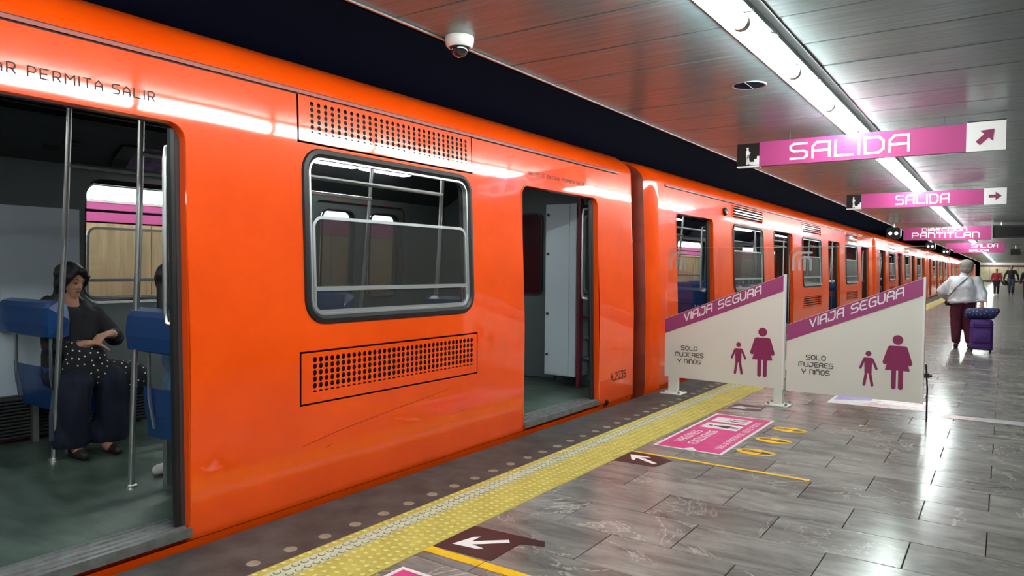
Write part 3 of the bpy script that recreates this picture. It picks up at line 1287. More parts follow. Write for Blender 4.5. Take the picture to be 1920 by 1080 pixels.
# end wall door with dark red window, grey cabinet, ladder and long handle
mb = MB()
bm_o = (-.62, 1.12)
mb.box(-HW + .1, l(6.88), .08, HW - .1, l(6.90), 2.3)
mb.build('end_wall', M['greyin'], car1)
mb = MB()
mb.box(-.42, l(6.85), .12, .42, l(6.88), 2.0)
ed = mb.build('end_door', M['greyin'], car1)
mb = MB()
mb.prism([(p[0], l(6.85), p[1]) for p in rr(-.33, 1.06, .245, 1.95, .06)], (0, -.012, 0))
mb.build('pane', M['darkred'], ed)
mb = MB()
lo_ = rr(-.35, 1.04, .265, 1.97, .08)
li_ = rr(-.33, 1.06, .245, 1.95, .06)
mb.grid([[(p[0], l(6.85), p[1]) for p in lo_], [(p[0], l(6.83), p[1]) for p in lo_], [(p[0], l(6.83), p[1]) for p in li_], [(p[0], l(6.845), p[1]) for p in li_]], True)
mb.build('window_seal', M['black'], ed)
mb = MB()
mb.box(-4.095 + 4.55, l(6.6), .2, -3.72 + 4.55, l(6.88), 2.03)
cab = mb.build('cabinet', M['whitein'], car1)
mb = MB()
mb.box(-4.085 + 4.55, l(6.592), .215, -3.80 + 4.55, l(6.6), 2.015)
cd = mb.build('cabinet_door', M['whitein'], cab)
for zz in (.42, .86, 1.5, 1.92):
    mb = MB()
    mb.lathe((-4.06 + 4.55, l(6.592), zz), [(.014, 0), (.014, -.012), (.0001, -.014)], 10, 'y')
    mb.build('lock', M['black'], cab)
mb = MB()
mb.box(-3.715 + 4.55, l(6.62), .1, -3.685 + 4.55, l(6.70), 2.1)
mb.build('red_post', M['wallred'], car1)
mb = MB()
mb.box(-3.68 + 4.55, l(6.84), .15, -3.42 + 4.55, l(6.88), 2.1)
pb = mb.build('equipment_panel', M['whitein'], car1)
mb = MB()
mb.box(-3.62 + 4.55, l(6.82), 1.28, -3.55 + 4.55, l(6.84), 1.42)
mb.build('socket', M['black'], pb)
for k in range(4):
    mb = MB()
    zz = .38 + k * .22
    mb.box(-3.69 + 4.55, l(6.72), zz, -3.5 + 4.55, l(6.78), zz + .022)
    mb.build('rung', M['wallred'] if k == 2 else M['steel'], car1)
mb = MB()
mb.tube([(-3.64 + 4.55, l(6.78), 1.92), (-3.66 + 4.55, l(6.70), 1.90), (-3.68 + 4.55, l(6.70), 1.84), (-3.68 + 4.55, l(6.70), 1.16), (-3.66 + 4.55, l(6.70), 1.10), (-3.6 + 4.55, l(6.78), 1.07)], .014, 8)
mb.build('grab_handle', M['steel'], car1, smooth=True)
# pale panel, heater grille and far-side trim by the first door
mb = MB()
mb.box(-HW + .125, l(2.10), 1.0, -HW + .135, l(2.62), 2.03)
mb.box(-HW + .1, l(2.05), .1, -HW + .125, l(2.64), 1.05)
mb.build('pale_panel', M['whitein'], car1)
mb = MB()
for k in range(12):
    mb.box(-HW + .10, l(1.95), .12 + k * .024, -HW + .20, l(3.1), .132 + k * .024)
mb.box(-HW + .10, l(1.95), .10, -HW + .17, l(3.1), .41)
mb.build('heater_grille', M['darkin'], car1)
mb = MB()
mb.prism([(-HW + .30, l(2.3), 2.17), (-HW + .33, l(2.3), 2.19), (-HW + .33, l(2.4), 2.19), (-HW + .30, l(2.4), 2.17)], (0, 0, -.02))
mb.lathe((-HW + .36, l(2.46), 2.205), [(.06, 0), (.055, -.012), (.0001, -.012)], 18)
mb.build('loudspeaker', M['black'], car1)


# stencilled writing: placed on the curved side
def side_write(txt, ystart, z, h, name, m, parent, yo, width=None, aspect=.55, sw=.12, gap=.35):
    mb = MB()
    write(mb, txt, (0, 0, 0), (0, 1, 0), (0, 0, 1), h, width=width, aspect=aspect, sw=sw, gap=gap, font=G2,
          place=lambda u, v, t: (sx(1, z + v, .0008 + t * .3), ystart - yo + u, z + v))
    return mb.build(name, m, parent)


side_write('ANTES DE ENTRAR PERMITA SALIR', .60, 2.10, .040, 'lettering', M['stencil'], car1, ym1, width=1.21, sw=.13)
side_write('ANTES DE ENTRAR PERMITA SALIR', 4.96, 2.115, .030, 'lettering', M['stencil'], car1, ym1, width=.95, sw=.14)
side_write('N.2035', 6.42, .235, .072, 'car_number', M['stencil'], car1, ym1, width=.33, sw=.19)
# scratches and the small hook on the sill
mb = MB()
for (pts) in ([(2.62, .34), (2.9, .385), (3.3, .43), (3.9, .492)], [(2.78, .30), (2.83, .315)], [(2.79, .302), (2.82, .31)], [(4.02, .31), (4.06, .318)]):
    for a, b in zip(pts, pts[1:]):
        t = .0012
        mb.poly([(sx(1, a[1], .0012), l(a[0]), a[1] - t), (sx(1, b[1], .0012), l(b[0]), b[1] - t), (sx(1, b[1], .0012), l(b[0]), b[1] + t), (sx(1, a[1], .0012), l(a[0]), a[1] + t)])
mb.build('scratches', M['scratch'], car1, recalc=False)
mb = MB()
mb.lathe((HW, l(6.32), .035), [(.03, -.01), (.03, .012), (.018, .02), (.0001, .02)], 12, 'x')
mb.build('coupling_eye', M['black'], car1)

car2, ym2, L2 = make_car('train_car', 'second orange train car, just past the gap behind the white barrier', 7.42, 23.5,
                         [8.82, 13.18, 17.72, 22.15], [(10.32, 11.86), (14.6, 16.3), (19.15, 20.85)], 'louvre')
mb = MB()
mb.lathe((sx(1, 2.19), 9.95 - ym2, 2.16), [(.055, -.01), (.055, .03), (.04, .04), (.0001, .04)], 14, 'x')
ml = mb.build('side_lamp', M['black'], car2)
mb = MB()
mb.lathe((sx(1, 2.19) + .04, 9.95 - ym2, 2.145), [(.022, 0), (.018, .012), (.0001, .016)], 12, 'x')
mb.build('lamp_lens', M['plastic'], ml)
car3, ym3, L3 = make_car('train_car', 'third orange train car from the camera, starting at the second gap', 23.95, 41.2,
                         [25.6, 30.2, 34.9, 39.5], [(27.1, 28.7), (31.75, 33.35), (36.4, 38.0)], 'louvre')
cm = child_map()
CL = ['fourth orange train car from the camera, far down the platform', 'fifth orange train car from the camera, beyond the walking woman',
      'sixth orange train car from the camera, next to last before the dark tunnel', 'last orange train car of the train, ending at the dark tunnel']
for i in range(4):
    c = copy_tree(car3, cm)
    c.location = (-4.55, ym3 + (i + 1) * 17.7, 0)
    c['label'] = CL[i]
# couplings between the cars
for i, yc in enumerate((7.2, 23.725, 41.425)):
    mb = MB()
    mb.box(-.5, -.19, -.1, .5, .19, .05)
    mb.box(-.75, -.19, .06, .75, .19, .12)
    o = mb.build('coupling_bridge', M['black'])
    o.location = (-4.55, yc, 0)
    tag(o, ['dark coupling bridge in the gap between the first and second orange cars', 'dark coupling bridge in the gap between the second and third orange cars',
            'dark coupling bridge in the gap between the third and fourth orange cars'][i], 'coupling', 'couplings between train cars')

# ------------------------------------------------------------------ LIGHT FIXTURES in the ceiling slot
mb = MB()
mb.box(-.055, 0.01, .052, .065, 1.19, .085)
tray_me = None
LAB = 'fluorescent tube fixture of the long row in the ceiling slot'


def fixture(y):
    t = thing('light_fixture', LAB, 'light', (-1.235, y, ZC - .04), 0, 'tube lights in the ceiling slot')
    return t


fx = fixture(-8.0)
mb.build('tray', M['greyin'], fx)
mb = MB()
mb.tube([(0, .03, 0), (0, 1.17, 0)], .043, 16)
mb.build('tube', M['tube'], fx, smooth=True)
mb = MB()
mb.lathe((0, .0, 0), [(.0445, 0), (.0475, .004), (.0475, .02), (.0445, .03)], 18, 'y')
mb.lathe((0, 1.17, 0), [(.0445, 0), (.0475, .008), (.0475, .02), (.0445, .03)], 18, 'y')
mb.box(-.012, .02, .03, .012, .05, .06)
mb.build('end_ring', M['alu'], fx, smooth=True)
mb = MB()
mb.tube([(.075, .3, .02), (.085, .42, .035), (.07, .5, .05)], .006, 6)
mb.build('clip', M['steel'], fx)
cm = {fx: [c for c in bpy.data.objects if c.parent == fx]}
fx.location = (-1.235, -9.2, ZC - .038)
run = []
for (ya, yb) in ((-8.0, 121.6),):
    n_ = max(1, round((yb - ya) / 1.2))
    st_ = (yb - ya) / n_
    run += [(ya + k * st_, st_ / 1.2) for k in range(n_)]
NL = {2: 'ceiling tube at the very top of the picture', 3: 'second ceiling tube, just above the round ceiling opening', 4: 'ceiling tube third from the top of the picture',
      5: 'ceiling tube two before the nearest SALIDA sign', 6: 'last ceiling tube before the nearest SALIDA sign', 8: 'first ceiling tube showing below the nearest SALIDA sign',
      13: 'ceiling tube just beyond the second SALIDA sign'}
for (y_, sc_) in run:
    c = copy_tree(fx, cm)
    c.location = (-1.235, y_, ZC - .038)
    c.scale = (1, sc_, 1)
    for k_, v_ in NL.items():
        if abs(y_ - (k_ * 1.2 - .2)) < .6 and v_:
            c['label'] = v_
            NL[k_] = None

# unseen fill lamps added behind the train to light the opposite wall
lr = thing('fill_lamp', 'added fill tube with shade over the far track, unseen behind the train', 'light', (-7.6, 0, 2.95), 0, 'added fill lamps over the far track')
mb = MB()
mb.prism([(-.14, 0, 0), (-.10, 0, .09), (.10, 0, .09), (.14, 0, 0), (.13, 0, 0), (.095, 0, .08), (-.095, 0, .08), (-.13, 0, 0)], (0, 2.4, 0))
mb.build('shade', M['darkin'], lr)
mb = MB()
mb.tube([(0, .05, .03), (0, 2.35, .03)], .03, 10)
mb.build('tube', M['farfill'], lr)
mb = MB()
mb.tube([(0, 1.2, .08), (-1.45, 1.2, .08)], .012, 6)
mb.build('wall_arm', M['steel'], lr)
cm = {lr: [c for c in bpy.data.objects if c.parent == lr]}
for k in range(-1, 14):
    c = copy_tree(lr, cm)
    c.location = (-7.6, k * 2.9 + (2.9 if k >= 0 else 0), 2.95)

# ------------------------------------------------------------------ HANGING SIGNS


def hanging_sign(x0, x1, y, z0, z1, label, txt, arrow, tx, th, stairs=True):
    """sign facing -y; text/arrow on the near face"""
    r = thing('hanging_sign', label, 'sign', ((x0 + x1) / 2, y, z0), 0, 'pink exit signs')
    W = (x1 - x0) / 2
    H = z1 - z0
    T = .028
    # pieces
    bx = H * .98
    wx = H * 1.25
    ps = (x1 - x0)
    mb = MB()
    mb.box(-W + bx, -T, 0, W - wx, T, H)
    body = mb.build('panel', M['pink'], r)
    mb = MB()
    mb.box(-W + bx, -T - .002, -.006, W - wx, T + .002, 0)
    mb.box(-W + bx, -T - .002, H, W - wx, T + .002, H + .006)
    mb.build('edge_strip', M['pinkdeep'], body)
    mb = MB()
    mb.box(-W, -T, 0, -W + bx, T, H)
    bp = mb.build('stairs_panel', M['textblack'], r)
    mb = MB()
    mb.box(-W, -T - .004, -.012, -W + bx, T + .004, .004)
    mb.build('ledge', M['white'], bp)
    # standing person before steps
    mb = MB()
    cx = -W + bx * .48
    s_ = H
    yy_ = -T - .003
    for poly in (disc(cx, s_ * .78, s_ * .05, 10), capsule(cx, s_ * .42, cx, s_ * .66, s_ * .06), capsule(cx - .02 * s_, s_ * .1, cx, s_ * .4, s_ * .035), capsule(cx + .08 * s_, s_ * .12, cx + .01 * s_, s_ * .4, s_ * .035),
                 capsule(cx + .02 * s_, s_ * .45, cx + .1 * s_, s_ * .6, s_ * .025)):
        mb.prism([(p[0], yy_, p[1]) for p in poly], (0, -.002, 0))
    st_ = [(cx + .1 * s_, .04 * s_), (-W + bx, .04 * s_), (-W + bx, .42 * s_), (-W + bx * .9, .42 * s_), (-W + bx * .9, .30 * s_), (-W + bx * .78, .30 * s_), (-W + bx * .78, .18 * s_), (cx + .1 * s_, .18 * s_)]
    mb.prism([(p[0], yy_, p[1]) for p in st_], (0, -.002, 0))
    mb.build('person_and_stairs', M['white'], bp)
    # arrow panel
    mb = MB()
    mb.box(W - wx, -T - .004, -.01, W, T + .004, H + .015)
    ap = mb.build('arrow_panel', M['white'], r)
    mb = MB()
    mb.box(W - wx + .006, -T - .006, H + .012, W, T + .006, H + .022)
    mb.build('edge_strip', M['textblack'], ap)
    cxa, cza = W - wx * .5, H * .5
    q = H * .36
    a = [(-1, -.28), (.05, -.28), (.05, -.8), (1, 0), (.05, .8), (.05, .28), (-1, .28)]
    ang = math.radians({'ne': 45, 'e': 0}[arrow])
    pts = [(cxa + q * (p[0] * math.cos(ang) - p[1] * math.sin(ang)), cza + q * (p[0] * math.sin(ang) + p[1] * math.cos(ang))) for p in a]
    mb = MB()
    mb.prism([(p[0], -T - .005, p[1]) for p in pts], (0, -.002, 0))
    mb.build('arrow', M['picto'], ap)
    mb = MB()
    write(mb, txt, (tx[0] - (x0 + x1) / 2, -T - .001, (H - th) / 2), (1, 0, 0), (0, 0, 1), th, width=tx[1] - tx[0], aspect=1.0, sw=.15)
    mb.build('lettering', M['white'], body)
    mb = MB()
    for xx in (-W * .55, W * .6):
        mb.tube([(xx, 0, H), (xx, 0, ZC - z0 + .01)], .0025, 6)
    mb.build('hanger_rod', M['darkin'], r)
    return r


hanging_sign(-2.347, -.023, 7.59, 2.4265, 2.66, 'large pink hanging SALIDA sign with up-right arrow, nearest to the camera', 'SALIDA', 'ne', (-1.81, -.765), .146)
hanging_sign(-2.292, -.0115, 13.56, 2.424, 2.66, 'smaller-looking pink SALIDA sign with right arrow, hanging behind the nearest one', 'SALIDA', 'e', (-1.534, -.781), .143)


def plain_sign(x0, x1, y, z0, z1, label, lines):
    r = thing('hanging_sign', label, 'sign', ((x0 + x1) / 2, y, z0), 0, 'pink exit signs')
    W, H = (x1 - x0) / 2, z1 - z0
    mb = MB()
    mb.box(-W, -.04, 0, W, .04, H)
    b = mb.build('panel', M['pink'], r)
    mb = MB()
    for (t, xa, xb, z, h) in lines:
        write(mb, t, (xa, -.041, z), (1, 0, 0), (0, 0, 1), h, width=xb - xa, aspect=1., sw=.2)
    mb.build('lettering', M['white'], b)
    mb = MB()
    for xx in (-W * .6, W * .6):
        mb.tube([(xx, 0, H), (xx, 0, ZC - z0 + .01)], .004, 6)
    mb.build('hanger_rod', M['darkin'], r)
    return r


plain_sign(-2.52, -.35, 24.2, 2.27, 2.655, 'wide pink direction sign reading PANTITLAN, over the platform beside a dark display', [('DIRECCION', -.6, .5, .26, .085), ('PANTITLAN', -.85, .8, .07, .14)])
plain_sign(-2.0, -.05, 34.0, 2.29, 2.52, 'pink SALIDA sign hanging just below and behind the direction sign', [('SALIDA', -.1, .75, .05, .13)])
plain_sign(-2.2, -.05, 43.0, 2.34, 2.54, 'most distant pink sign, seen as a thin strip under the others', [('SALIDA', -.4, .4, .05, .1)])
t = thing('display_screen', 'dark rectangular train information display hanging at right end of the direction sign', 'display', (.28, 24.5, 2.32))
mb = MB()
mb.box(-.6, -.06, 0, .55, .06, .36)
hb = mb.build('housing', M['textblack'], t)
mb = MB()
mb.box(-.54, -.066, .05, .49, -.06, .31)
mb.build('screen', M['screen'], hb)
mb = MB()
mb.tube([(-.4, 0, .36), (-.4, 0, .44)], .012, 6)
mb.tube([(.4, 0, .36), (.4, 0, .44)], .012, 6)
mb.build('hanger_rod', M['steel'], t)
t = thing('display_screen', 'tiny dark hanging display far away between the signs and the end wall', 'display', (.42, 46, 2.28))
mb = MB()
mb.box(-.22, -.06, 0, .22, .06, .32)
mb.build('housing', M['textblack'], t)
mb = MB()
mb.box(-.18, -.066, .05, .18, -.06, .27)
mb.build('screen', M['screen'], t)
mb = MB()
mb.tube([(0, 0, .32), (0, 0, .48)], .012, 6)
mb.build('hanger_rod', M['steel'], t)
# lamps hanging at the ceiling edge
for i, (x, y, lb) in enumerate(((-2.78, 24.2, 'black round-cornered signal housing with two bright lamps at left end of the direction sign'),
                                (-2.78, 37.0, 'black signal lamp housing under the ceiling edge, second along the track'),
                                (-2.78, 47.0, 'black signal lamp housing under the ceiling edge, farthest along the track'))):
    t = thing('signal_lamp', lb, 'signal', (x, y, 2.22), 0, 'signal lamps by the track')
    mb = MB()
    mb.prism([(p[0], -.12, p[1]) for p in rr(-.19, .1, .19, .44, .09)], (0, .24, 0))
    mb.build('housing', M['textblack'], t)
    for xx in (-.08, .08):
        mb = MB()
        mb.lathe((xx, -.12, .26), [(.05, 0), (.04, -.015), (.0001, -.02)], 14, 'y')
        mb.build('lamp_lens', M['lamp'], t)
    mb = MB()
    mb.tube([(0, 0, .45), (0, 0, .54)], .02, 8)
    mb.build('bracket', M['steel'], t)

# ------------------------------------------------------------------ CCTV dome and ceiling hole
t = thing('security_camera', 'white dome security camera on the ceiling edge above the train', 'camera', (-2.775, 3.45, ZC))
mb = MB()
mb.lathe((0, 0, 0), [(.085, 0), (.088, -.004), (.088, -.03), (.082, -.055), (.07, -.066), (.062, -.064)], 32)
b = mb.build('base', M['plastic'], t, smooth=True)
mb = MB()
mb.lathe((0, 0, -.062), [(.062, 0), (.058, -.008), (.056, -.01)], 32)
mb.build('collar', M['textblack'], b, smooth=True)
mb = MB()
mb.lathe((0, 0, -.072), [(.0545 * math.cos(a * PI / 20), -.050 * math.sin(a * PI / 20)) for a in range(0, 10)] + [(.0001, -.0505)], 32)
d_ = mb.build('dome', M['lens'], t, smooth=True)
t = thing('ceiling_downlight', 'round dark recessed opening with thin pale ring in the metal ceiling', 'downlight', (-1.635, 5.53, ZC))
mb = MB()
mb.lathe((0, 0, 0), [(.112, .0), (.124, -.006), (.126, .0), (.124, .004)], 40)
mb.build('ring', M['alu'], t, smooth=True)
mb = MB()
mb.lathe((0, 0, 0), [(.112, -.002), (.0001, -.001)], 40)  # flat disc, the darkness of the hole is put into its colour
mb.build('recess_shade', M['void'], t)
mb = MB()
mb.box(-.002, -.11, -.006, .002, .11, -.003)
mb.build('seam', M['alu'], t)

# ------------------------------------------------------------------ BARRIER
YB = 7.4


def logo(mb, cx, cz, s, y):
    """three-legged rounded m emblem"""
    w_ = .13
    for pl in ([(-.5, -.5), (-.5, .25), (-.3, .5), (.5, .5)], [(-.17, -.5), (-.17, .1), (0, .22), (.12, .22), (.12, -.5)], [(.12, .22), (.3, .22), (.45, .1), (.45, -.5)]):
        for a, b in zip(pl, pl[1:]):
            mb.prism([(cx + p[0], y, cz + p[1]) for p in capsule(a[0] * s, a[1] * s, b[0] * s, b[1] * s, w_ * s * .5, 3)], (0, -.001, 0))


def barrier(xl, xr_, zl, zr_, zbl, zbr, label, gate):
    r = thing('barrier_panel', label, 'barrier', ((xl + xr_) / 2, YB, 0), 0, 'white platform barriers')
    cx = (xl + xr_) / 2
    a, b = xl - cx, xr_ - cx
    bt = .16
    mb = MB()
    mb.prism([(a, -.015, zbl), (b, -.015, zbr), (b, -.015, zr_), (a, -.015, zl)], (0, .03, 0))
    pn = mb.build('panel', M['offwhite'], r)
    mb = MB()
    mb.prism([(a, -.0165, zl - bt), (b, -.0165, zr_ - bt), (b, -.0165, zr_ - .003), (a, -.0165, zl - .003)], (0, -.0012, 0))
    hb = mb.build('header_band', M['pinkdeep'], pn)
    # writing
    sl_ = (zr_ - zl) / (b - a)
    Ud = Vector((1, 0, sl_)).normalized()
    Vd = Vector((-sl_, 0, 1)).normalized()
    o_ = Vector((a + .215, -.0185, zl + .215 * sl_ - bt + .058))
    mb = MB()
    write(mb, 'VIAJA SEGURA', o_, Ud, (0, 0, 1), .078, width=.86, aspect=1.0, sw=.17, thick=.0012)
    mb.build('lettering', M['white'], hb)
    mb = MB()
    tc = a + .275
    for (s_, w_, z) in (('SOLO', .175, .485), ('MUJERES', .31, .415), ('Y NInOS', .25, .345)):
        write(mb, s_, (tc - w_ / 2, -.0165, z), (1, 0, 0), (0, 0, 1), .042, width=w_, aspect=1.0, sw=.16, thick=.0012)
    mb.build('small_lettering', M['textblack'], pn)
    # woman pictogram
    mb = MB()
    wx = b - .205
    zz = .27
    Y = -.0165
    polys = [disc(wx, zz + .455, .044, 22),
             capsule(wx - .028, zz + .02, wx - .028, zz + .2, .0195),
             capsule(wx + .028, zz + .02, wx + .028, zz + .2, .0195),
             [(wx - .10, zz + .175), (wx + .10, zz + .175), (wx + .042, zz + .385), (wx + .03, zz + .40), (wx - .03, zz + .40), (wx - .042, zz + .385)],
             capsule(wx - .10, zz + .245, wx - .06, zz + .378, .021),
             capsule(wx + .10, zz + .245, wx + .06, zz + .378, .021),
             capsule(wx - .055, zz + .382, wx + .055, zz + .382, .018)]
    for n_, q_ in enumerate(polys):
        mb.prism([(p[0], Y, p[1]) for p in q_], (0, -.001 - .0002 * n_, 0))
    mb.build('woman_pictogram', M['picto'], pn)
    mb = MB()
    kx = b - .445
    polys = [disc(kx, zz + .312, .025, 18),
             capsule(kx - .032, zz + .02, kx - .012, zz + .155, .0125),
             capsule(kx + .036, zz + .02, kx + .012, zz + .155, .0125),
             [(kx - .03, zz + .13), (kx + .03, zz + .13), (kx + .034, zz + .275), (kx - .034, zz + .275)],
             capsule(kx - .066, zz + .175, kx - .034, zz + .262, .0105),
             capsule(kx + .070, zz + .175, kx + .034, zz + .262, .0105)]
    for n_, q_ in enumerate(polys):
        mb.prism([(p[0], Y, p[1]) for p in q_], (0, -.001 - .0002 * n_, 0))
    mb.build('child_pictogram', M['picto'], pn)
    # glass
    mb = MB()
    lp = rr(a, .22, b, 1.58, .06, 6, .005)
    mb.prism([(p[0], .022, p[1]) for p in lp], (0, .008, 0))
    gl = mb.build('glass_pane', M['glass'], r)
    mb = MB()
    mb.tube([(a, .026, .8), (a, .026, 1.5), (a + .03, .026, 1.565), (a + .07, .026, 1.58), (b - .01, .026, 1.58)], .0028, 6)
    mb.build('glass_edge', M['frost'], gl)
    mb = MB()
    logo(mb, a + .125, 1.44, .17, .0215)
    mb.build('etched_emblem', M['frost'], gl)
    # end cap
    mb = MB()
    mb.box(b - .012, -.022, zbr - .004, b + .006, .034, zr_ + .004)
    mb.build('end_cap', M['white'], r)

    def post(x, w_):
        mb = MB()
        mb.box(x - w_ / 2, -.014, .012, x + w_ / 2, .05, zbl + .06)
        p_ = mb.build('post', M['offwhite'], r)
        mb = MB()
        mb.cham(x - .115, -.085, .002, x + .115, .115, .016, .004)
        mb.build('base_plate', M['offwhite'], p_)
        mb = MB()
        for ex in (-.085, .085):
            for ey in (-.055, .085):
                mb.lathe((x + ex, ey, .016), [(.014, 0), (.014, .012), (.007, .013), (.007, .024), (.0001, .024)], 6)
        mb.build('bolts', M['sill'], p_)
    if gate:
        mb = MB()
        mb.tube([(b + .035, .0, .002), (b + .036, .0, .3), (b + .022, .0, .52)], .0075, 8)
        pl = mb.build('drop_bolt', M['textblack'], r)
        mb = MB()
        mb.box(b + .01, -.02, .40, b + .05, .02, .44)
        mb.lathe((b + .05, 0, .42), [(.014, 0), (.014, .02), (.0001, .022)], 10, 'x')
        mb.build('latch', M['textblack'], pl)
        mb = MB()
        mb.box(a - .006, -.02, .3, a + .006, .02, .36)
        mb.box(a - .006, -.02, .66, a + .006, .02, .72)
        mb.build('hinge', M['sill'], r)
    else:
        post(a + .095, .10)
        post(b - .045, .085)
    return r


barrier(-3.04, -1.795, .812, 1.307, .184, .168, 'fixed white VIAJA SEGURA barrier panel on two bolted posts, next to the train', False)
barrier(-1.768, -.588, .812, 1.30, .158, .165, 'white VIAJA SEGURA gate panel at right, held by a thin dark drop bolt', True)

# ------------------------------------------------------------------ FLOOR GRAPHICS
ZG = .0014


def flat(mb, pts, z=ZG, t=.0007):
    mb.prism([(p[0], p[1], z) for p in pts], (0, 0, t))


def big_sticker(y0, y1, label, n):
    x0, x1 = -2.20, -1.668
    t = thing('floor_sticker', label, 'floor sticker', ((x0 + x1) / 2, (y0 + y1) / 2, 0), 0, 'pink floor stickers')
    cx, cy = (x0 + x1) / 2, (y0 + y1) / 2
    W, H = (x1 - x0) / 2, (y1 - y0) / 2
    mb = MB()
    flat(mb, [(-W, -H), (W, -H), (W, H), (-W, H)])
    bd = mb.build('border', M['stickwhite'], t)
    mb = MB()
    e = .024
    flat(mb, [(-W + e, -H + e), (W - e, -H + e), (W - e, H - e), (-W + e, H - e)], ZG + .0007)
    # white wedge biting into the lower edge
    fc = mb.build('face', M['stickpink'], t)
    mb = MB()
    flat(mb, [(-.03, -H + e), (.07, -H + e), (.015, -H + e + .07)], ZG + .0014)
    mb.build('torn_patch', M['stickwhite'], fc)
    for (ya) in (.18, .46):
        mb = MB()
        flat(mb, [(-W + .07, ya - .08), (W - .15, ya - .08), (W - .15, ya + .13), (-W + .07, ya + .13)], ZG + .0014)
        mb.build('white_box', M['stickwhite'], fc)
    mb = MB()
    # pictograms lie across the boxes, heads towards the train
    for (ya, fam) in ((.205, 0), (.485, 1)):
        z = ZG + .0021
        hx = -W + .10
        if fam == 0:
            flat(mb, [(hx + .03 + p[0], ya + p[1]) for p in disc(0, 0, .02, 10)], z)
            flat(mb, [(hx + .06, ya - .015), (hx + .06, ya + .015), (hx + .19, ya + .055), (hx + .19, ya - .055)], z)
            flat(mb, [(hx + .19, ya - .03), (hx + .27, ya - .03), (hx + .27, ya - .008), (hx + .19, ya - .008)], z)
            flat(mb, [(hx + .19, ya + .03), (hx + .27, ya + .03), (hx + .27, ya + .008), (hx + .19, ya + .008)], z)
        else:
            for q, sc_ in ((-.035, 1.), (.04, .75)):
                flat(mb, [(hx + .10 + p[0], ya + q + p[1]) for p in disc(0, 0, .014 * sc_, 10)], z)
                flat(mb, [(hx + .12, ya + q - .012), (hx + .12, ya + q + .012), (hx + .19, ya + q + .02), (hx + .19, ya + q - .02)], z)
                flat(mb, [(hx + .19, ya + q - .018), (hx + .25, ya + q - .018), (hx + .25, ya + q - .006), (hx + .19, ya + q - .006)], z)
                flat(mb, [(hx + .19, ya + q + .018), (hx + .25, ya + q + .018), (hx + .25, ya + q + .006), (hx + .19, ya + q + .006)], z)
    mb.build('pictograms', M['textblack'], fc)
    mb = MB()
    z = ZG + .0014
    write(mb, 'VAGONES', (-W + .15, -.52, z), (0, 1, 0), (-1, 0, 0), .065, width=.46, aspect=.8, sw=.15, thick=.0006)
    write(mb, 'EXCLUSIVOS', (-W + .26, -.52, z), (0, 1, 0), (-1, 0, 0), .065, width=.52, aspect=.8, sw=.15, thick=.0006)
    write(mb, 'USO A PARTIR DE ESTE PUNTO', (W - .06, -.56, z), (0, 1, 0), (-1, 0, 0), .045, width=1.1, aspect=.8, sw=.16, thick=.0006)
    mb.build('lettering', M['stickwhite'], fc)
    t.location = (cx, cy, 0)
    return t


big_sticker(5.14, 6.61, 'pink and white VAGONES EXCLUSIVOS floor sticker in front of the barrier', 0)
big_sticker(.88, 2.36, 'pink floor sticker of which only a corner shows at the bottom edge', 1)


def arrow_sticker(cx, cy, ang, label, sq, worn=True):
    t = thing('floor_arrow', label, 'floor sticker', (cx, cy, 0), 0, 'brown arrow floor stickers')
    mb = MB()
    flat(mb, sq)
    b = mb.build('backing', M['stickbrown'], t)
    ar = [(.14, 0), (.03, .075), (-.005, .075), (.045, .02), (-.14, .018), (-.14, -.018), (.045, -.02), (-.005, -.075), (.03, -.075)]
    c_, s_ = math.cos(ang), math.sin(ang)
    mb = MB()
    flat(mb, [(p[0] * c_ - p[1] * s_, p[0] * s_ + p[1] * c_) for p in ar], ZG + .0007)
    mb.build('arrow', M['white'], b)
    return t


sq1 = [(-.165, -.165), (.165, -.165), (.165, .06), (.10, .165), (-.165, .165)]
a1 = arrow_sticker(-2.085, 2.79, math.radians(-138), 'brown floor sticker with a white arrow, nearest of the three, above the yellow line',
                   [(-.165, -.165), (.17, -.15), (.165, .10), (.28, .14), (.25, .195), (-.165, .165)])
a2 = arrow_sticker(-2.09, 4.70, math.radians(152), 'worn brown floor sticker with a white arrow, between yellow line and grey tiles',
                   [(-.15, -.155), (.155, -.14), (.19, .08), (.05, .15), (-.15, .15)])
a3 = arrow_sticker(-2.06, 7.07, math.radians(205), 'small brown floor sticker with a white arrow, before the middle barrier post',
                   [(-.15, -.13), (.16, -.12), (.14, .17), (-.15, .17)])


def line_sticker(x0, x1, y, w_, label, gaps=()):
    t = thing('floor_line', label, 'floor marking', ((x0 + x1) / 2, y, 0), 0, 'yellow floor lines')
    cx = (x0 + x1) / 2
    xs = [x0] + [g_ for g_ in gaps] + [x1]
    for a, b in zip(xs, xs[1:]):
        mb = MB()
        k = 8
        top, bot = [], []
        for i in range(k + 1):
            x = a + (b - a - .004) * i / k
            j = random.uniform(-.002, .002)
            bot.append((x - cx, -w_ / 2 + j))
            top.append((x - cx, w_ / 2 + random.uniform(-.002, .002)))
        flat(mb, bot + top[::-1])
        mb.build('strip_segment', M['stickyel'], t)
    return t


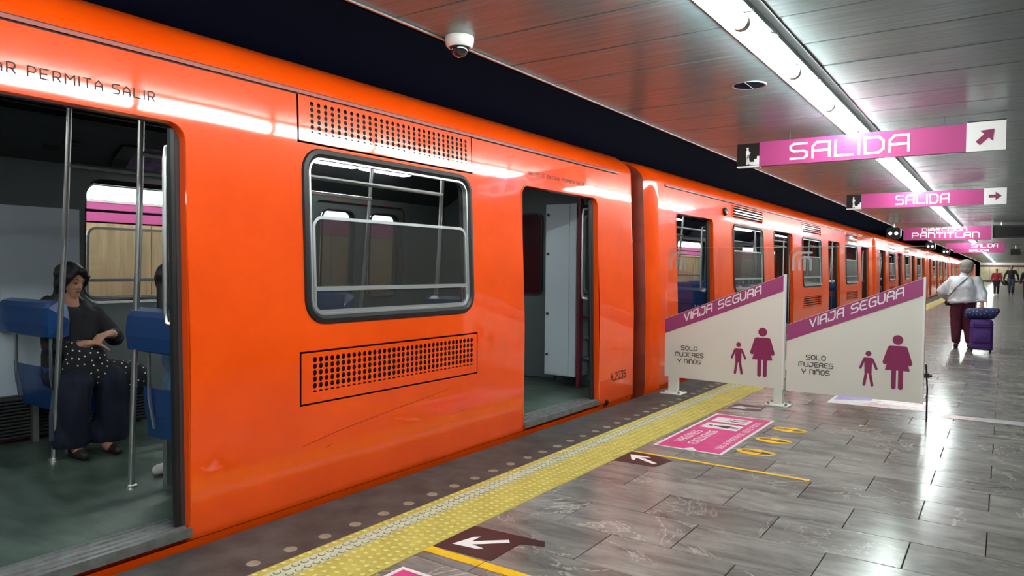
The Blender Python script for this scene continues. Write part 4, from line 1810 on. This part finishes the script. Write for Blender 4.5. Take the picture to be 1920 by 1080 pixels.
line_sticker(-2.25, -.6, 2.585, .062, 'wide bright yellow line on the floor beside the nearest arrow sticker', (-1.93, -1.3))
line_sticker(-2.25, -1.0, 4.865, .036, 'thin yellow line across the floor tiles before the pink sticker', (-1.99, -1.62, -1.16))
for i, (x, y, lb) in enumerate(((-1.49, 5.38, 'yellow oval floor sticker with a dark arrow, closest of the three'),
                                (-1.485, 5.84, 'yellow oval floor sticker with a dark arrow, middle of the three'),
                                (-1.475, 6.31, 'yellow oval floor sticker with a dark arrow, farthest of the three'))):
    t = thing('floor_oval', lb, 'floor sticker', (x, y, 0), 0, 'yellow oval floor stickers')
    mb = MB()
    flat(mb, [(.14 * math.cos(2 * PI * k / 22) + random.uniform(-.008, .008), .09 * math.sin(2 * PI * k / 22) + random.uniform(-.006, .006)) for k in range(22)])
    mb.build('backing', M['stickyel'], t)
    mb = MB()
    for q in ([(-.10, -.012), (.05, -.012), (.05, .016), (-.10, .01)], [(.03, -.045), (.13, .0), (.03, .045), (.055, 0)], [(-.12, .03), (-.03, .045), (-.02, .03), (-.11, .018)]):
        flat(mb, q, ZG + .0007)
    mb.build('arrow', M['stickbrown'], t)
t = thing('worn_floor_poster', 'worn lilac, white and red floor sticker partly hidden behind the gate panel', 'floor sticker', (-1.1, 8.15, 0))
mb = MB()
flat(mb, [(-.38, -.28), (.55, -.20), (.55, .36), (-.38, .36)])
b = mb.build('border', M['stickwhite'], t)
mb = MB()
flat(mb, [(-.35, -.05), (-.02, .1), (-.02, .34), (-.35, .34)], ZG + .0007)
mb.build('lilac_field', M['sticklilac'], b)
mb = MB()
flat(mb, [(-.1, -.2), (.52, -.17), (.52, .30), (.05, .12)], ZG + .0007)
mb.build('red_field', M['wornred'], b)
mb = MB()
flat(mb, [(.05, -.02), (.46, -.02), (.46, .12), (.08, .12)], ZG + .0014)
mb.build('white_box', M['stickwhite'], b)
mb = MB()
flat(mb, [(-.42, -.11), (.1, -.10), (.6, -.11), (1.6, -.12), (1.6, .13), (.5, .125), (.2, .10), (-.2, .07), (-.42, .08)])
o = mb.build('worn_floor_strip', M['wornwhite'])
o.location = (-.10, 7.83, 0)
tag(o, 'worn white strip across the floor tiles right of the gate', 'floor marking')
mb = MB()
flat(mb, [(-.15, -.05), (.12, -.07), (.15, .06), (-.12, .08)], ZG + .0008)
o2 = mb.build('red_patch', M['wornred'], o)
o2.location = (-.22, -.02, 0)
mb = MB()
flat(mb, [(-.03, -.012), (.03, -.014), (.028, .012), (-.03, .014)])
o = mb.build('yellow_scrap', M['stickyel'])
o.location = (-.99, 6.87, 0)
tag(o, 'tiny yellow tape scrap on the tiles before the gate', 'tape scrap')


# ------------------------------------------------------------------ PEOPLE
def ico(n):
    bm = bmesh.new()
    bmesh.ops.create_icosphere(bm, subdivisions=n, radius=1.)
    v = [tuple(x.co) for x in bm.verts]
    f = [[q.index for q in p.verts] for p in bm.faces]
    bm.free()
    return v, f


ICO = ico(2)


def blob(name, chains, m, parent, voxel=.012, smooth=6, clip=None, folds=0., fs=7.):
    """soft continuous surface around chains of (x,y,z,r) or (x,y,z,(rx,ry,rz))"""
    V, Fc = [], []

    def ball(c, r):
        b = len(V)
        V.extend([(c[0] + p[0] * r[0], c[1] + p[1] * r[1], c[2] + p[2] * r[2]) for p in ICO[0]])
        Fc.extend([[b + i for i in f] for f in ICO[1]])
    T = lambda r: Vector(r) if isinstance(r, (tuple, list, Vector)) else Vector((r, r, r))
    for ch in chains:
        if len(ch) == 1:
            ball(ch[0][:3], T(ch[0][3]))
        for a, b in zip(ch, ch[1:]):
            pa, pb = Vector(a[:3]), Vector(b[:3])
            ra, rb = T(a[3]), T(b[3])
            n = max(2, int((pb - pa).length / (min(min(ra), min(rb)) * .35)) + 1)
            for i in range(n + 1):
                t = i / n
                ball(pa.lerp(pb, t), ra.lerp(rb, t))
    me = bpy.data.meshes.new(name + '_tmp')
    me.from_pydata(V, [], Fc)
    o = bpy.data.objects.new(name + '_tmp', me)
    C.objects.link(o)
    rm = o.modifiers.new('r', 'REMESH')
    rm.mode = 'VOXEL'
    rm.voxel_size = voxel
    sm = o.modifiers.new('s', 'SMOOTH')
    sm.factor = .5
    sm.iterations = smooth
    dg = bpy.context.evaluated_depsgraph_get()
    ev = o.evaluated_get(dg)
    me2 = bpy.data.meshes.new_from_object(ev)
    me2.name = name
    bpy.data.objects.remove(o)
    if folds:
        nrm = [v.normal.copy() for v in me2.vertices]
        for v, n_ in zip(me2.vertices, nrm):
            q = Vector((v.co.x * fs, v.co.y * fs, v.co.z * fs * .55))
            v.co += n_ * folds * (abs(mnoise.noise(q)) * 2 - .45 + .4 * mnoise.noise(q * 2.3))
    if clip:
        bm = bmesh.new()
        bm.from_mesh(me2)
        for co, no in clip:
            bmesh.ops.bisect_plane(bm, geom=bm.verts[:] + bm.edges[:] + bm.faces[:], plane_co=co, plane_no=no, clear_outer=True)
        bm.to_mesh(me2)
        bm.free()
    me2.materials.clear()
    me2.materials.append(m)
    me2.polygons.foreach_set('use_smooth', [True] * len(me2.polygons))
    ob = bpy.data.objects.new(name, me2)
    C.objects.link(ob)
    ob.parent = parent
    return ob


def hand(wr, d, nrm, side, s=1., curl=.5):
    """palm, four unequal fingers and thumb as chains. d = pointing dir, nrm = palm normal (palm side)"""
    wr, d, nrm = Vector(wr), Vector(d).normalized(), Vector(nrm).normalized()
    lat = d.cross(nrm).normalized() * side
    ch = [[(*wr, .024 * s), (*(wr + d * .04 * s), .026 * s)]]
    for i, (o_, ln) in enumerate(((-.030, .066), (-.010, .078), (.011, .072), (.031, .056))):
        k0_ = wr + d * .03 * s + lat * o_ * s * .7
        k1_ = wr + d * .085 * s + lat * o_ * s
        k2_ = k1_ + (d * (1 - curl * .5) + nrm * curl * .6).normalized() * ln * .5 * s
        k3_ = k2_ + (d * (1 - curl) + nrm * curl).normalized() * ln * .5 * s
        ch.append([(*k0_, .015 * s), (*k1_, .0115 * s), (*k2_, .0095 * s), (*k3_, .0075 * s)])
    a = wr + d * .02 * s - lat * .02 * s
    b = a + (d * .6 - lat * .8 + nrm * .3).normalized() * .04 * s
    c = b + (d * .9 - lat * .2 + nrm * .4).normalized() * .03 * s
    ch.append([(*a, .015 * s), (*b, .012 * s), (*c, .009 * s)])
    return ch


def head_chains(c, f, s=1.):
    """c head centre, f facing (unit). cranium, jaw, nose, ears, chin"""
    c, f = Vector(c), Vector(f).normalized()
    r = f.cross(Vector((0, 0, 1))).normalized()
    u = r.cross(f).normalized()
    P = lambda a, b, h_: tuple(c + f * a * s + r * b * s + u * h_ * s)
    ch = [[(*P(-.015, 0, .025), (.078 * s, .078 * s, .088 * s))], [(*P(.012, 0, .0), (.066 * s, .066 * s, .085 * s))],
          [(*P(.03, 0, -.045), .047 * s), (*P(.048, 0, -.078), .027 * s)],
          [(*P(.078, 0, .015), .008 * s), (*P(.093, 0, -.018), .0115 * s)],
          [(*P(.078, -.008, -.022), .008 * s), (*P(.078, .008, -.022), .008 * s)],
          [(*P(.0, -.075, .005), .012 * s), (*P(-.005, -.077, -.02), .009 * s)],
          [(*P(.0, .075, .005), .012 * s), (*P(-.005, .077, -.02), .009 * s)],
          [(*P(.066, -.03, .03), .012 * s), (*P(.07, .03, .03), .012 * s)],
          [(*P(.07, -.015, -.05), .0095 * s), (*P(.07, .015, -.05), .0095 * s)]]
    return ch, P


# ---- woman seated in the first doorway ------------------------------------
def seated_woman():
    r = thing('person', 'woman with long black hair in dark hoodie, seated in the train, polka-dot bag on lap', 'person', (-5.28, 2.36, .08), 0)
    # local frame: +x is towards the platform (knees), z from the train floor
    F = Vector((.92, .25, -.28)).normalized()
    hc = Vector((.02, -.02, 1.145))
    hch, P = head_chains(hc, F, 1.0)
    body = hch + [
        [(.0, -.02, 1.06, .048), (-.01, -.01, .97, .052)],
        [(-.03, 0, .91, (.075, .14, .06)), (-.06, 0, .72, (.09, .13, .1)), (-.06, 0, .52, (.11, .15, .08))],
        [(-.03, -.14, .90, .048), (.08, -.165, .72, .038), (.24, -.07, .725, .03)],
        [(-.03, .155, .90, .052), (.05, .24, .75, .04), (.24, .14, .79, .03)],
        [(-.04, -.09, .50, .085), (.30, -.12, .46, .05), (.26, -.13, .10, .038), (.34, -.13, .05, .035)],
        [(-.04, .09, .50, .085), (.32, .09, .46, .05), (.28, .05, .10, .038), (.36, .05, .05, .035)]]
    body += hand((.25, -.06, .735), (.55, .8, -.05), (.3, -.1, -1), -1, 1.05, .45)
    body += hand((.24, .13, .79), (.45, -.85, -.05), (0, 0, -1), 1, 1.0, .5)
    b = blob('body', body, M['skin'], r, .0075, 3)
    # face: brows, lids, lips
    mb = MB()
    for s_ in (-1, 1):
        mb.tube([P(.079, s_ * .014, .034), P(.082, s_ * .028, .041), P(.072, s_ * .045, .036)], [.002, .003, .0015], 6)
    mb.build('eyebrow', M['hair'], b)
    mb = MB()
    for s_ in (-1, 1):
        mb.tube([P(.074, s_ * .014, .012), P(.077, s_ * .028, .007), P(.066, s_ * .042, .010)], [.002, .0035, .002], 6)
    mb.build('eyelid', M['hair'], b)
    mb = MB()
    mb.tube([P(.074, -.02, -.049), P(.084, 0, -.047), P(.074, .02, -.049)], [.002, .006, .002], 8)
    mb.build('lips', M['lips'], b)
    # hair: cap swept back, falls behind one shoulder
    u = Vector((0, 0, 1))
    hair = [[(*(hc + Vector((-.032, 0, .05))), (.098, .099, .092))], [(*(hc + Vector((-.05, -.01, -.02))), (.07, .085, .10))],
            [(*P(.028, -.080, .045), .028), (*P(.0, -.084, -.02), .034), (-.04, -.11, 1.0, .035), (-.07, -.12, .88, .045), (-.10, -.12, .72, .04)],
            [(*P(.028, .080, .045), .026), (*P(.0, .084, -.02), .030), (-.06, .07, 1.0, .03)],
            [(-.08, -.03, 1.08, .06), (-.13, -.04, .9, .07), (-.14, -.05, .72, .05)]]
    hair += [[(*P(.045, -.03, .085), .028), (*P(.05, -.06, .045), .022), (*P(.035, -.076, -.01), .018)], [(*P(.045, .03, .085), .028), (*P(.05, .06, .045), .022), (*P(.035, .076, -.01), .018)],
             [(-.10, -.12, 1.0, .05), (-.11, -.15, .88, .045)]]
    blob('hair', hair, M['hair'], r, .010, 3)
    hood = [[(-.02, 0, .93, (.095, .165, .06)), (-.05, 0, .72, (.13, .175, .12)), (-.05, 0, .52, (.15, .19, .09))],
            [(-.03, -.14, .91, .062), (.08, -.17, .72, .056), (.16, -.13, .725, .046)],
            [(-.03, .16, .91, .066), (.05, .25, .74, .062), (.17, .19, .775, .05)],
            [(-.06, -.09, .985, .04), (-.09, 0, 1.0, .045), (-.06, .09, .985, .04), (.04, .06, .95, .03)]]
    blob('hoodie', hood, M['darkcloth'], r, .012, 5, folds=.009)
    jn = [[(-.08, -.08, .50, .11), (.30, -.13, .475, .105), (.30, -.14, .30, .10), (.27, -.14, .12, .115)],
          [(-.08, .08, .50, .11), (.31, .11, .475, .105), (.30, .11, .30, .105), (.28, .09, .12, .125)],
          [(-.05, 0, .50, .11), (.05, 0, .49, .09)]]
    blob('jeans', jn, M['jeans'], r, .014, 5, clip=[((0, 0, .075), (0, 0, -1))], folds=.022)
    for (x, y_) in ((.33, -.13), (.35, .07)):
        blob('shoe', [[(x - .05, y_, .04, .036), (x + .07, y_, .034, .034), (x + .11, y_, .03, .028)]], M['shoe'], r, .012, 3)
    return r


seated_woman()


def dotted_bag():
    r = thing('handbag', 'black handbag with white polka dots on the lap of the seated woman', 'bag', (-5.06, 2.37, .575))
    b = blob('bag_body', [[(0, -.10, .06, (.09, .09, .12)), (.03, .10, .02, (.12, .10, .11)), (.09, .25, -.02, (.10, .10, .12))], [(-.02, -.10, .20, .07), (.02, .0, .14, .09)]], M['darkcloth'], r, .014, 5)
    # dots sit on the surface
    me = b.data
    random.seed(3)
    mb = MB()
    pts = []
    vs = [(v.co.copy(), v.normal.copy()) for v in me.vertices]
    random.shuffle(vs)
    for co, n in vs:
        if n.x > .0 and all((co - q).length > .034 for q in pts):
            pts.append(co)
            t = n.orthogonal().normalized()
            t2 = n.cross(t)
            rr_ = .0055
            mb.poly([co + n * .0016 + (t * math.cos(a * PI / 4) + t2 * math.sin(a * PI / 4)) * rr_ for a in range(8)])
    d = mb.build('polka_dots', M['white'], b, recalc=False)
    d['kind'] = 'stuff'
    mb = MB()
    mb.tube([(.02, -.17, .02), (.05, -.25, -.05), (.06, -.27, -.2), (.06, -.27, -.36)], [.010, .012, .016, .016], 6)
    mb.build('strap', M['greyjean'], r)
    return r


dotted_bag()


# ---- second woman, mostly hidden by the door edge ---------------------------
def second_woman():
    r = thing('person', 'person with dark hair and light denim jacket, half hidden behind the door edge', 'person', (-3.97, 2.50, .08), 0)
    F = Vector((-.75, .55, -.1)).normalized()
    hc = Vector((-.17, -.09, 1.16))
    hch, P = head_chains(hc, F, 1.0)
    body = hch + [[(-.15, -.08, 1.08, .05), (-.10, -.06, .98, .055)],
                  [(-.09, -.05, .92, (.15, .09, .07)), (-.04, -.06, .7, (.14, .10, .1)), (0, -.06, .5, (.16, .12, .09))],
                  [(-.24, -.05, .90, .05), (-.34, .0, .66, .04), (-.22, .14, .58, .03)],
                  [(.16, -.05, .90, .05), (.2, .02, .66, .04), (.05, .18, .58, .03)],
                  [(-.06, -.04, .50, .085), (-.26, .04, .47, .062), (-.19, -.02, .12, .04), (-.20, -.10, .05, .035)],
                  [(.09, -.08, .50, .085), (-.02, .32, .47, .062), (-.05, .30, .10, .04), (-.06, .38, .05, .035)]]
    body += hand((-.22, .14, .58), (.7, .6, -.1), (0, 0, -1), 1, .95, .5)
    body += hand((.05, .18, .58), (-.8, .5, -.05), (0, 0, -1), -1, .95, .5)
    b = blob('body', body, M['skin2'], r, .010, 3)
    hair = [[(*(hc - F * .035 + Vector((0, 0, .04))), (.095, .095, .09))], [(-.14, -.12, 1.13, .08), (-.10, -.15, .98, .07), (-.1, -.15, .85, .05)],
            [(*P(.0, -.08, .03), .025), (-.2, -.12, 1.02, .03)], [(*P(.0, .08, .03), .025), (-.08, -.05, 1.02, .03)]]
    blob('hair', hair, M['hair'], r, .012, 3)
    jk = [[(-.09, -.05, .93, (.165, .105, .06)), (-.04, -.06, .72, (.165, .13, .12)), (0, -.06, .55, (.18, .15, .09))],
          [(-.245, -.05, .91, .065), (-.35, .0, .66, .062), (-.25, .11, .59, .055)],
          [(.165, -.05, .91, .065), (.21, .02, .66, .055), (.09, .14, .59, .05)],
          [(-.2, .05, .56, .06), (-.27, .06, .46, .06)]]
    blob('denim_jacket', jk, M['lightdenim'], r, .013, 5, folds=.016, fs=9)
    tr = [[(-.06, -.04, .50, .10), (-.26, .04, .46, .088), (-.22, .0, .28, .075), (-.195, -.02, .14, .062)],
          [(.09, -.08, .50, .10), (-.02, .32, .46, .08), (-.05, .30, .13, .06)]]
    blob('trousers', tr, M['darkcloth'], r, .013, 5)
    for (x, y_) in ((-.195, -.07), (-.06, .36)):
        blob('trainer', [[(x, y_ + .05, .055, .044), (x, y_ + .05, .09, .034)], [(x, y_ + .05, .045, .042), (x - .005, y_ - .05, .036, .038), (x - .01, y_ - .10, .032, .032)]], M['whiteshoe'], r, .010, 3)
    return r


second_woman()


# ---- passengers seen through the door of the second car -------------------
def passenger(x, y, lab, m, hs=1.):
    r = thing('person', lab, 'person', (x, y, .08), 0)
    F = Vector((.9, -.4, -.05)).normalized()
    hc = Vector((0, 0, 1.16))
    hch, P = head_chains(hc, F, hs)
    body = hch + [[(0, 0, 1.08, .05), (0, 0, .97, .055)], [(0, 0, .92, (.10, .15, .07)), (0, 0, .5, (.12, .15, .1))],
                  [(0, -.16, .9, .05), (.04, -.22, .66, .04), (.2, -.1, .58, .03)], [(0, .16, .9, .05), (.04, .22, .66, .04), (.2, .1, .58, .03)],
                  [(0, -.09, .5, .08), (.38, -.1, .47, .06), (.38, -.1, .1, .04), (.46, -.1, .05, .035)], [(0, .09, .5, .08), (.38, .1, .47, .06), (.38, .1, .1, .04), (.46, .1, .05, .035)]]
    body += hand((.2, -.1, .58), (.8, .5, -.1), (0, 0, -1), -1, .95, .4) + hand((.2, .1, .58), (.8, -.5, -.1), (0, 0, -1), 1, .95, .4)
    blob('body', body, M['skin2'], r, .014, 3)
    blob('hair', [[(-.03, 0, 1.20, (.09, .088, .08))], [(-.06, 0, 1.14, .075), (-.07, 0, 1.02, .06)]], M['hair'], r, .014, 3)
    blob('jacket', [[(0, 0, .93, (.11, .165, .06)), (0, 0, .55, (.14, .17, .12))], [(0, -.165, .91, .064), (.04, -.23, .66, .055), (.15, -.14, .6, .045)], [(0, .165, .91, .064), (.04, .23, .66, .055), (.15, .14, .6, .045)]], m, r, .016, 4)
    blob('trousers', [[(0, -.09, .5, .095), (.38, -.1, .47, .075), (.38, -.1, .14, .055)], [(0, .09, .5, .095), (.38, .1, .47, .075), (.38, .1, .14, .055)]], M['darkcloth'], r, .016, 4)
    for yy_ in (-.1, .1):
        blob('shoe', [[(.36, yy_, .04, .036), (.50, yy_, .03, .028)]], M['shoe'], r, .012, 2)
    return r


passenger(-5.35, 10.6, 'dark-haired passenger in black seated inside the second car, seen through its first door', M['darkcloth'])
passenger(-5.2, 11.5, 'passenger in dark blue seated farther in, past the handle of the second car door', M['jeans'])


# ---- woman with suitcase walking away --------------------------------------
def walking_woman():
    r = thing('person', 'grey-haired woman in loose pale blouse and burgundy trousers walking away with a suitcase', 'person', (-.60, 15.0, 0), 0)
    hc = Vector((.03, .06, 1.43))
    F = Vector((.05, 1, -.25)).normalized()
    hch, P = head_chains(hc, F, 1.)
    body = hch + [[(.02, .03, 1.36, .05), (0, 0, 1.27, .055)],
                  [(0, 0, 1.2, (.16, .09, .07)), (0, -.02, 1.0, (.15, .11, .1)), (0, 0, .84, (.16, .12, .1))],
                  [(-.17, 0, 1.2, .05), (-.30, .05, .98, .042), (-.27, .22, .88, .03)],
                  [(.17, 0, 1.2, .05), (.27, -.04, .95, .042), (.28, -.22, .80, .03)],
                  [(-.09, 0, .84, .09), (-.10, .03, .45, .058), (-.09, -.02, .09, .04), (-.09, .06, .05, .034)],
                  [(.09, 0, .84, .09), (.08, .07, .46, .058), (.10, .04, .09, .04), (.10, .14, .05, .034)]]
    body += hand((-.27, .22, .88), (.3, .9, 0), (1, 0, -.3), -1, .95, .4)
    body += hand((.28, -.22, .80), (.1, -.8, -.5), (-.2, -.4, -1), 1, .95, .8)
    blob('body', body, M['skin'], r, .011, 3)
    blob('hair', [[(.03, .02, 1.475, (.125, .125, .105))], [(.03, .0, 1.40, (.11, .10, .08))]], M['greyhair'], r, .012, 3)
    bl = [[(0, 0, 1.235, (.19, .12, .06)), (-.01, -.05, 1.08, (.21, .16, .12)), (-.01, -.02, .92, (.235, .17, .09)), (-.02, -.03, .84, (.245, .18, .08))],
          [(-.17, 0, 1.2, .085), (-.31, .03, 1.0, .09), (-.30, .14, .91, .065)],
          [(.17, 0, 1.2, .085), (.28, -.04, .97, .085), (.285, -.16, .84, .06)],
          [(0, 0, 1.3, .07), (0, .02, 1.26, .09)]]
    blouse = blob('blouse', bl, M['blouse'], r, .014, 4, clip=[((0, 0, .80), (.1, -.05, -1))], folds=.028, fs=6.)
    tr = [[(-.09, 0, .86, .115), (-.105, .02, .48, .098), (-.095, -.01, .14, .075)],
          [(.09, 0, .86, .115), (.085, .06, .48, .098), (.10, .05, .14, .075)], [(0, 0, .86, .12), (0, 0, .80, .11)]]
    blob('trousers', tr, M['burgundy'], r, .014, 4, folds=.012)
    for (x, y_) in ((-.095, .02), (.10, .1)):
        blob('shoe', [[(x, y_ - .06, .045, .042), (x, y_ + .06, .038, .038), (x, y_ + .12, .032, .032)]], M['shoe'], r, .011, 3)
    # diagonal bag strap over the back
    mb = MB()
    rows = []
    for i in range(15):
        t_ = i / 14
        x_, z_ = .12 - .40 * t_, 1.31 - .45 * t_ ** 1.15
        n = Vector((.6, 0, .75)).normalized() * .021
        row = []
        for k_ in (-1, 1):
            p = Vector((x_, -1, z_)) + n * k_
            hit, loc, nn, idx = blouse.ray_cast(p, Vector((0, 1, 0)))
            row.append(Vector((p.x, (loc.y if hit else -.12), p.z)))
        yv = min(row[0].y, row[1].y)
        rows.append([Vector((row[0].x, yv - .014, row[0].z)), Vector((row[1].x, yv - .014, row[1].z)), Vector((row[1].x, yv + .006, row[1].z)), Vector((row[0].x, yv + .006, row[0].z))])
    mb.grid(rows, True)
    mb.build('bag_strap', M['void'], r)
    blob('waist_bag', [[(-.24, -.02, .80, (.05, .09, .06)), (-.20, .1, .79, (.05, .07, .05))]], M['textblack'], r, .014, 3)
    return r


walking_woman()
t = thing('suitcase', 'purple upright wheeled suitcase pulled by the grey-haired woman', 'suitcase', (-.31, 14.42, 0), .06)
blobm = MB()
mb = MB()
rows = []
for (z, ins) in ((.055, .02), (.075, .0), (.50, .0), (.545, .012), (.56, .04)):
    rows.append([(p[0], p[1], z) for p in rr(-.165 + ins, -.12 + ins, .165 - ins, .12 - ins, max(.01, .05 - ins), 4)])
mb.grid(rows, True)
mb.poly(rows[0][::-1])
mb.poly(rows[-1])
sb = mb.build('shell', M['purple'], t, smooth=True)
for (z0, z1, dd) in ((.17, .40, .03), (.43, .52, .022)):
    mb = MB()
    rows = []
    for (y_, ins) in ((-.118, 0), (-.118 - dd, .008), (-.118 - dd - .004, .02)):
        rows.append([(p[0], y_, p[1]) for p in rr(-.13 + ins, z0 + ins, .13 - ins, z1 - ins, .03, 4)])
    mb.grid(rows, True)
    mb.poly(rows[-1])
    pk = mb.build('front_pocket', M['purple'], t, smooth=True)
    mb = MB()
    mb.tube([(-.12, -.118 - dd * .5, z1 - .005), (.12, -.118 - dd * .5, z1 - .005)], .005, 6)
    mb.build('zip', M['textblack'], pk)
mb = MB()
for zz in (.09, .42):
    lp = rr(-.169, -.124, .169, .124, .05, 4)
    mb.grid([[(p[0], p[1], zz) for p in lp], [(p[0] * 1.02, p[1] * 1.02, zz + .006) for p in lp], [(p[0], p[1], zz + .012) for p in lp]], True)
mb.box(-.16, -.115, .05, .16, .115, .09)
mb.build('trim', M['purpledark'], t)
for xx in (-.13, .13):
    for yw in (-.085, .085):
        mb = MB()
        mb.lathe((xx - .012, yw, .027), [(.0001, 0), (.026, 0), (.026, .024), (.0001, .024)], 14, 'x')
        mb.build('wheel', M['textblack'], t, smooth=False)
mb = MB()
for xx in (-.08, .08):
    mb.tube([(xx, .1, .54), (xx * .9, .16, .86)], .008, 8)
mb.tube([(-.085, .16, .86), (.085, .16, .86)], .014, 8)
mb.build('telescopic_handle', M['steel'], t, smooth=True)
t = thing('tote_bag', 'navy flower-patterned soft bag lying on top of the purple suitcase', 'bag', (-.31, 14.42, .56), .06)
b = blob('bag_body', [[(-.20, .0, .09, (.05, .11, .09)), (0, 0, .10, (.08, .12, .10)), (.15, .0, .10, (.06, .10, .10)), (.21, -.01, .15, (.05, .06, .05))]], M['navy'], t, .014, 4)
mb = MB()
random.seed(5)
vs = [(v.co.copy(), v.normal.copy()) for v in b.data.vertices]
random.shuffle(vs)
pts = []
for co, n in vs:
    if n.z > -.3 and all((co - q).length > .05 for q in pts):
        pts.append(co)
        tt = n.orthogonal().normalized()
        t2 = n.cross(tt)
        mb.poly([co + n * .003 + (tt * math.cos(a * PI / 5) + t2 * math.sin(a * PI / 5)) * (.013 if a % 2 else .006) for a in range(10)])
fl = mb.build('flower_print', M['floral'], b, recalc=False)
fl['kind'] = 'stuff'
mb = MB()
mb.tube([(-.1, -.02, .13), (-.05, -.02, .19), (.05, -.02, .19), (.1, -.02, .13)], .012, 8)
mb.build('bag_handle', M['navy'], t, smooth=True)


# ---- distant walkers towards the camera -----------------------------------
def walker(x, y, H, lab, top, legs, face=-1, stride=.12, bag=False, shoes='shoe', hairm='hair', arms=.0):
    r = thing('person', lab, 'person', (x, y, 0), 0)
    s = H / 1.7
    f = face
    q = lambda ch: [[(a * s, b * s * f, c * s, (tuple(k * s for k in rad) if isinstance(rad, tuple) else rad * s)) for (a, b, c, rad) in cc] for cc in ch]
    hch, P = head_chains((0, .02 * f * s, 1.575 * s), (0, f, -.05), s)
    body = [[(0, 0, 1.49, .052), (0, 0, 1.42, .055)], [(0, 0, 1.36, (.16, .09, .08)), (0, 0, 1.1, (.13, .10, .1)), (0, 0, .93, (.15, .11, .1))],
            [(-.18, 0, 1.37, .052), (-.25 - arms, -.03, 1.1, .042), (-.27 - arms, .06, .86, .03)],
            [(.18, 0, 1.37, .052), (.25 + arms, .03, 1.1, .042), (.27 + arms, -.04, .86, .03)],
            [(-.09, 0, .9, .09), (-.09, stride * .7, .48, .058), (-.08, stride, .09, .04), (-.08, stride + .08, .05, .034)],
            [(.09, 0, .9, .09), (.09, -stride * .2, .48, .058), (.08, -stride, .1, .04), (.08, -stride + .08, .06, .034)]]
    allc = hch + q(body) + hand((-.27 * s - arms * s, .06 * f * s, .86 * s), (-.05, f * .1, -1), (1, 0, 0), 1, s, .3) + hand((.27 * s + arms * s, -.04 * f * s, .86 * s), (.05, f * .1, -1), (-1, 0, 0), 1, s, .3)
    blob('body', allc, M['skin2'], r, .014, 3)
    blob('hair', q([[(0, -.02, 1.62, (.09, .095, .08))], [(0, -.05, 1.56, .075), (0, -.05, 1.50, .05)]]), M[hairm], r, .015, 3)
    blob('jacket', q([[(0, 0, 1.38, (.175, .11, .06)), (0, 0, 1.1, (.165, .125, .1)), (0, 0, .95, (.175, .13, .07))],
                      [(-.18, 0, 1.37, .068), (-.255 - arms, -.03, 1.1, .06), (-.27 - arms, .05, .91, .045)], [(.18, 0, 1.37, .068), (.255 + arms, .03, 1.1, .06), (.27 + arms, -.03, .91, .045)]]), top, r, .017, 4)
    blob('trousers', q([[(-.09, 0, .92, .11), (-.09, stride * .7, .48, .085), (-.08, stride, .14, .07)], [(.09, 0, .92, .11), (.09, -stride * .2, .48, .085), (.08, -stride, .14, .07)], [(0, 0, .92, .12), (0, 0, .88, .1)]]), legs, r, .017, 4)
    for (sx_, yy_) in ((-.08, stride), (.08, -stride)):
        blob('shoe', q([[(sx_, yy_ - .04, .045, .042), (sx_, yy_ + .1, .035, .036)]]), M[shoes], r, .014, 2)
    if bag:
        blob('shoulder_bag', q([[(-.33, -.02, .98, (.12, .09, .12)), (-.36, -.02, .86, (.14, .09, .08))], [(-.2, .02, 1.44, .018), (-.28, .0, 1.2, .018), (-.32, 0, 1.05, .02)]]), M['textblack'], r, .018, 3)
    return r


walker(-.42, 51.5, 1.58, 'person in red jacket and black trousers walking towards the camera, far away', M['redcloth'], M['darkcloth'], bag=False, shoes='whiteshoe')
t = thing('shoulder_bag', 'large dark bag carried beside the person in red', 'bag', (-.02, 51.4, .62))
blob('bag_body', [[(0, 0, .16, (.13, .10, .14)), (.05, 0, .05, (.17, .10, .10))]], M['textblack'], t, .02, 4)
mb = MB()
mb.tube([(-.05, 0, .28), (-.1, 0, .5), (-.16, -.02, .72)], .016, 6)
mb.build('bag_strap', M['textblack'], t)
walker(.30, 52.5, 1.78, 'tall person in black top and grey jeans walking towards the camera, far away', M['darkcloth'], M['greyjean'], arms=.06)
walker(.83, 39.2, 1.62, 'person dressed in black cut off by the right edge of the picture', M['darkcloth'], M['darkcloth'])
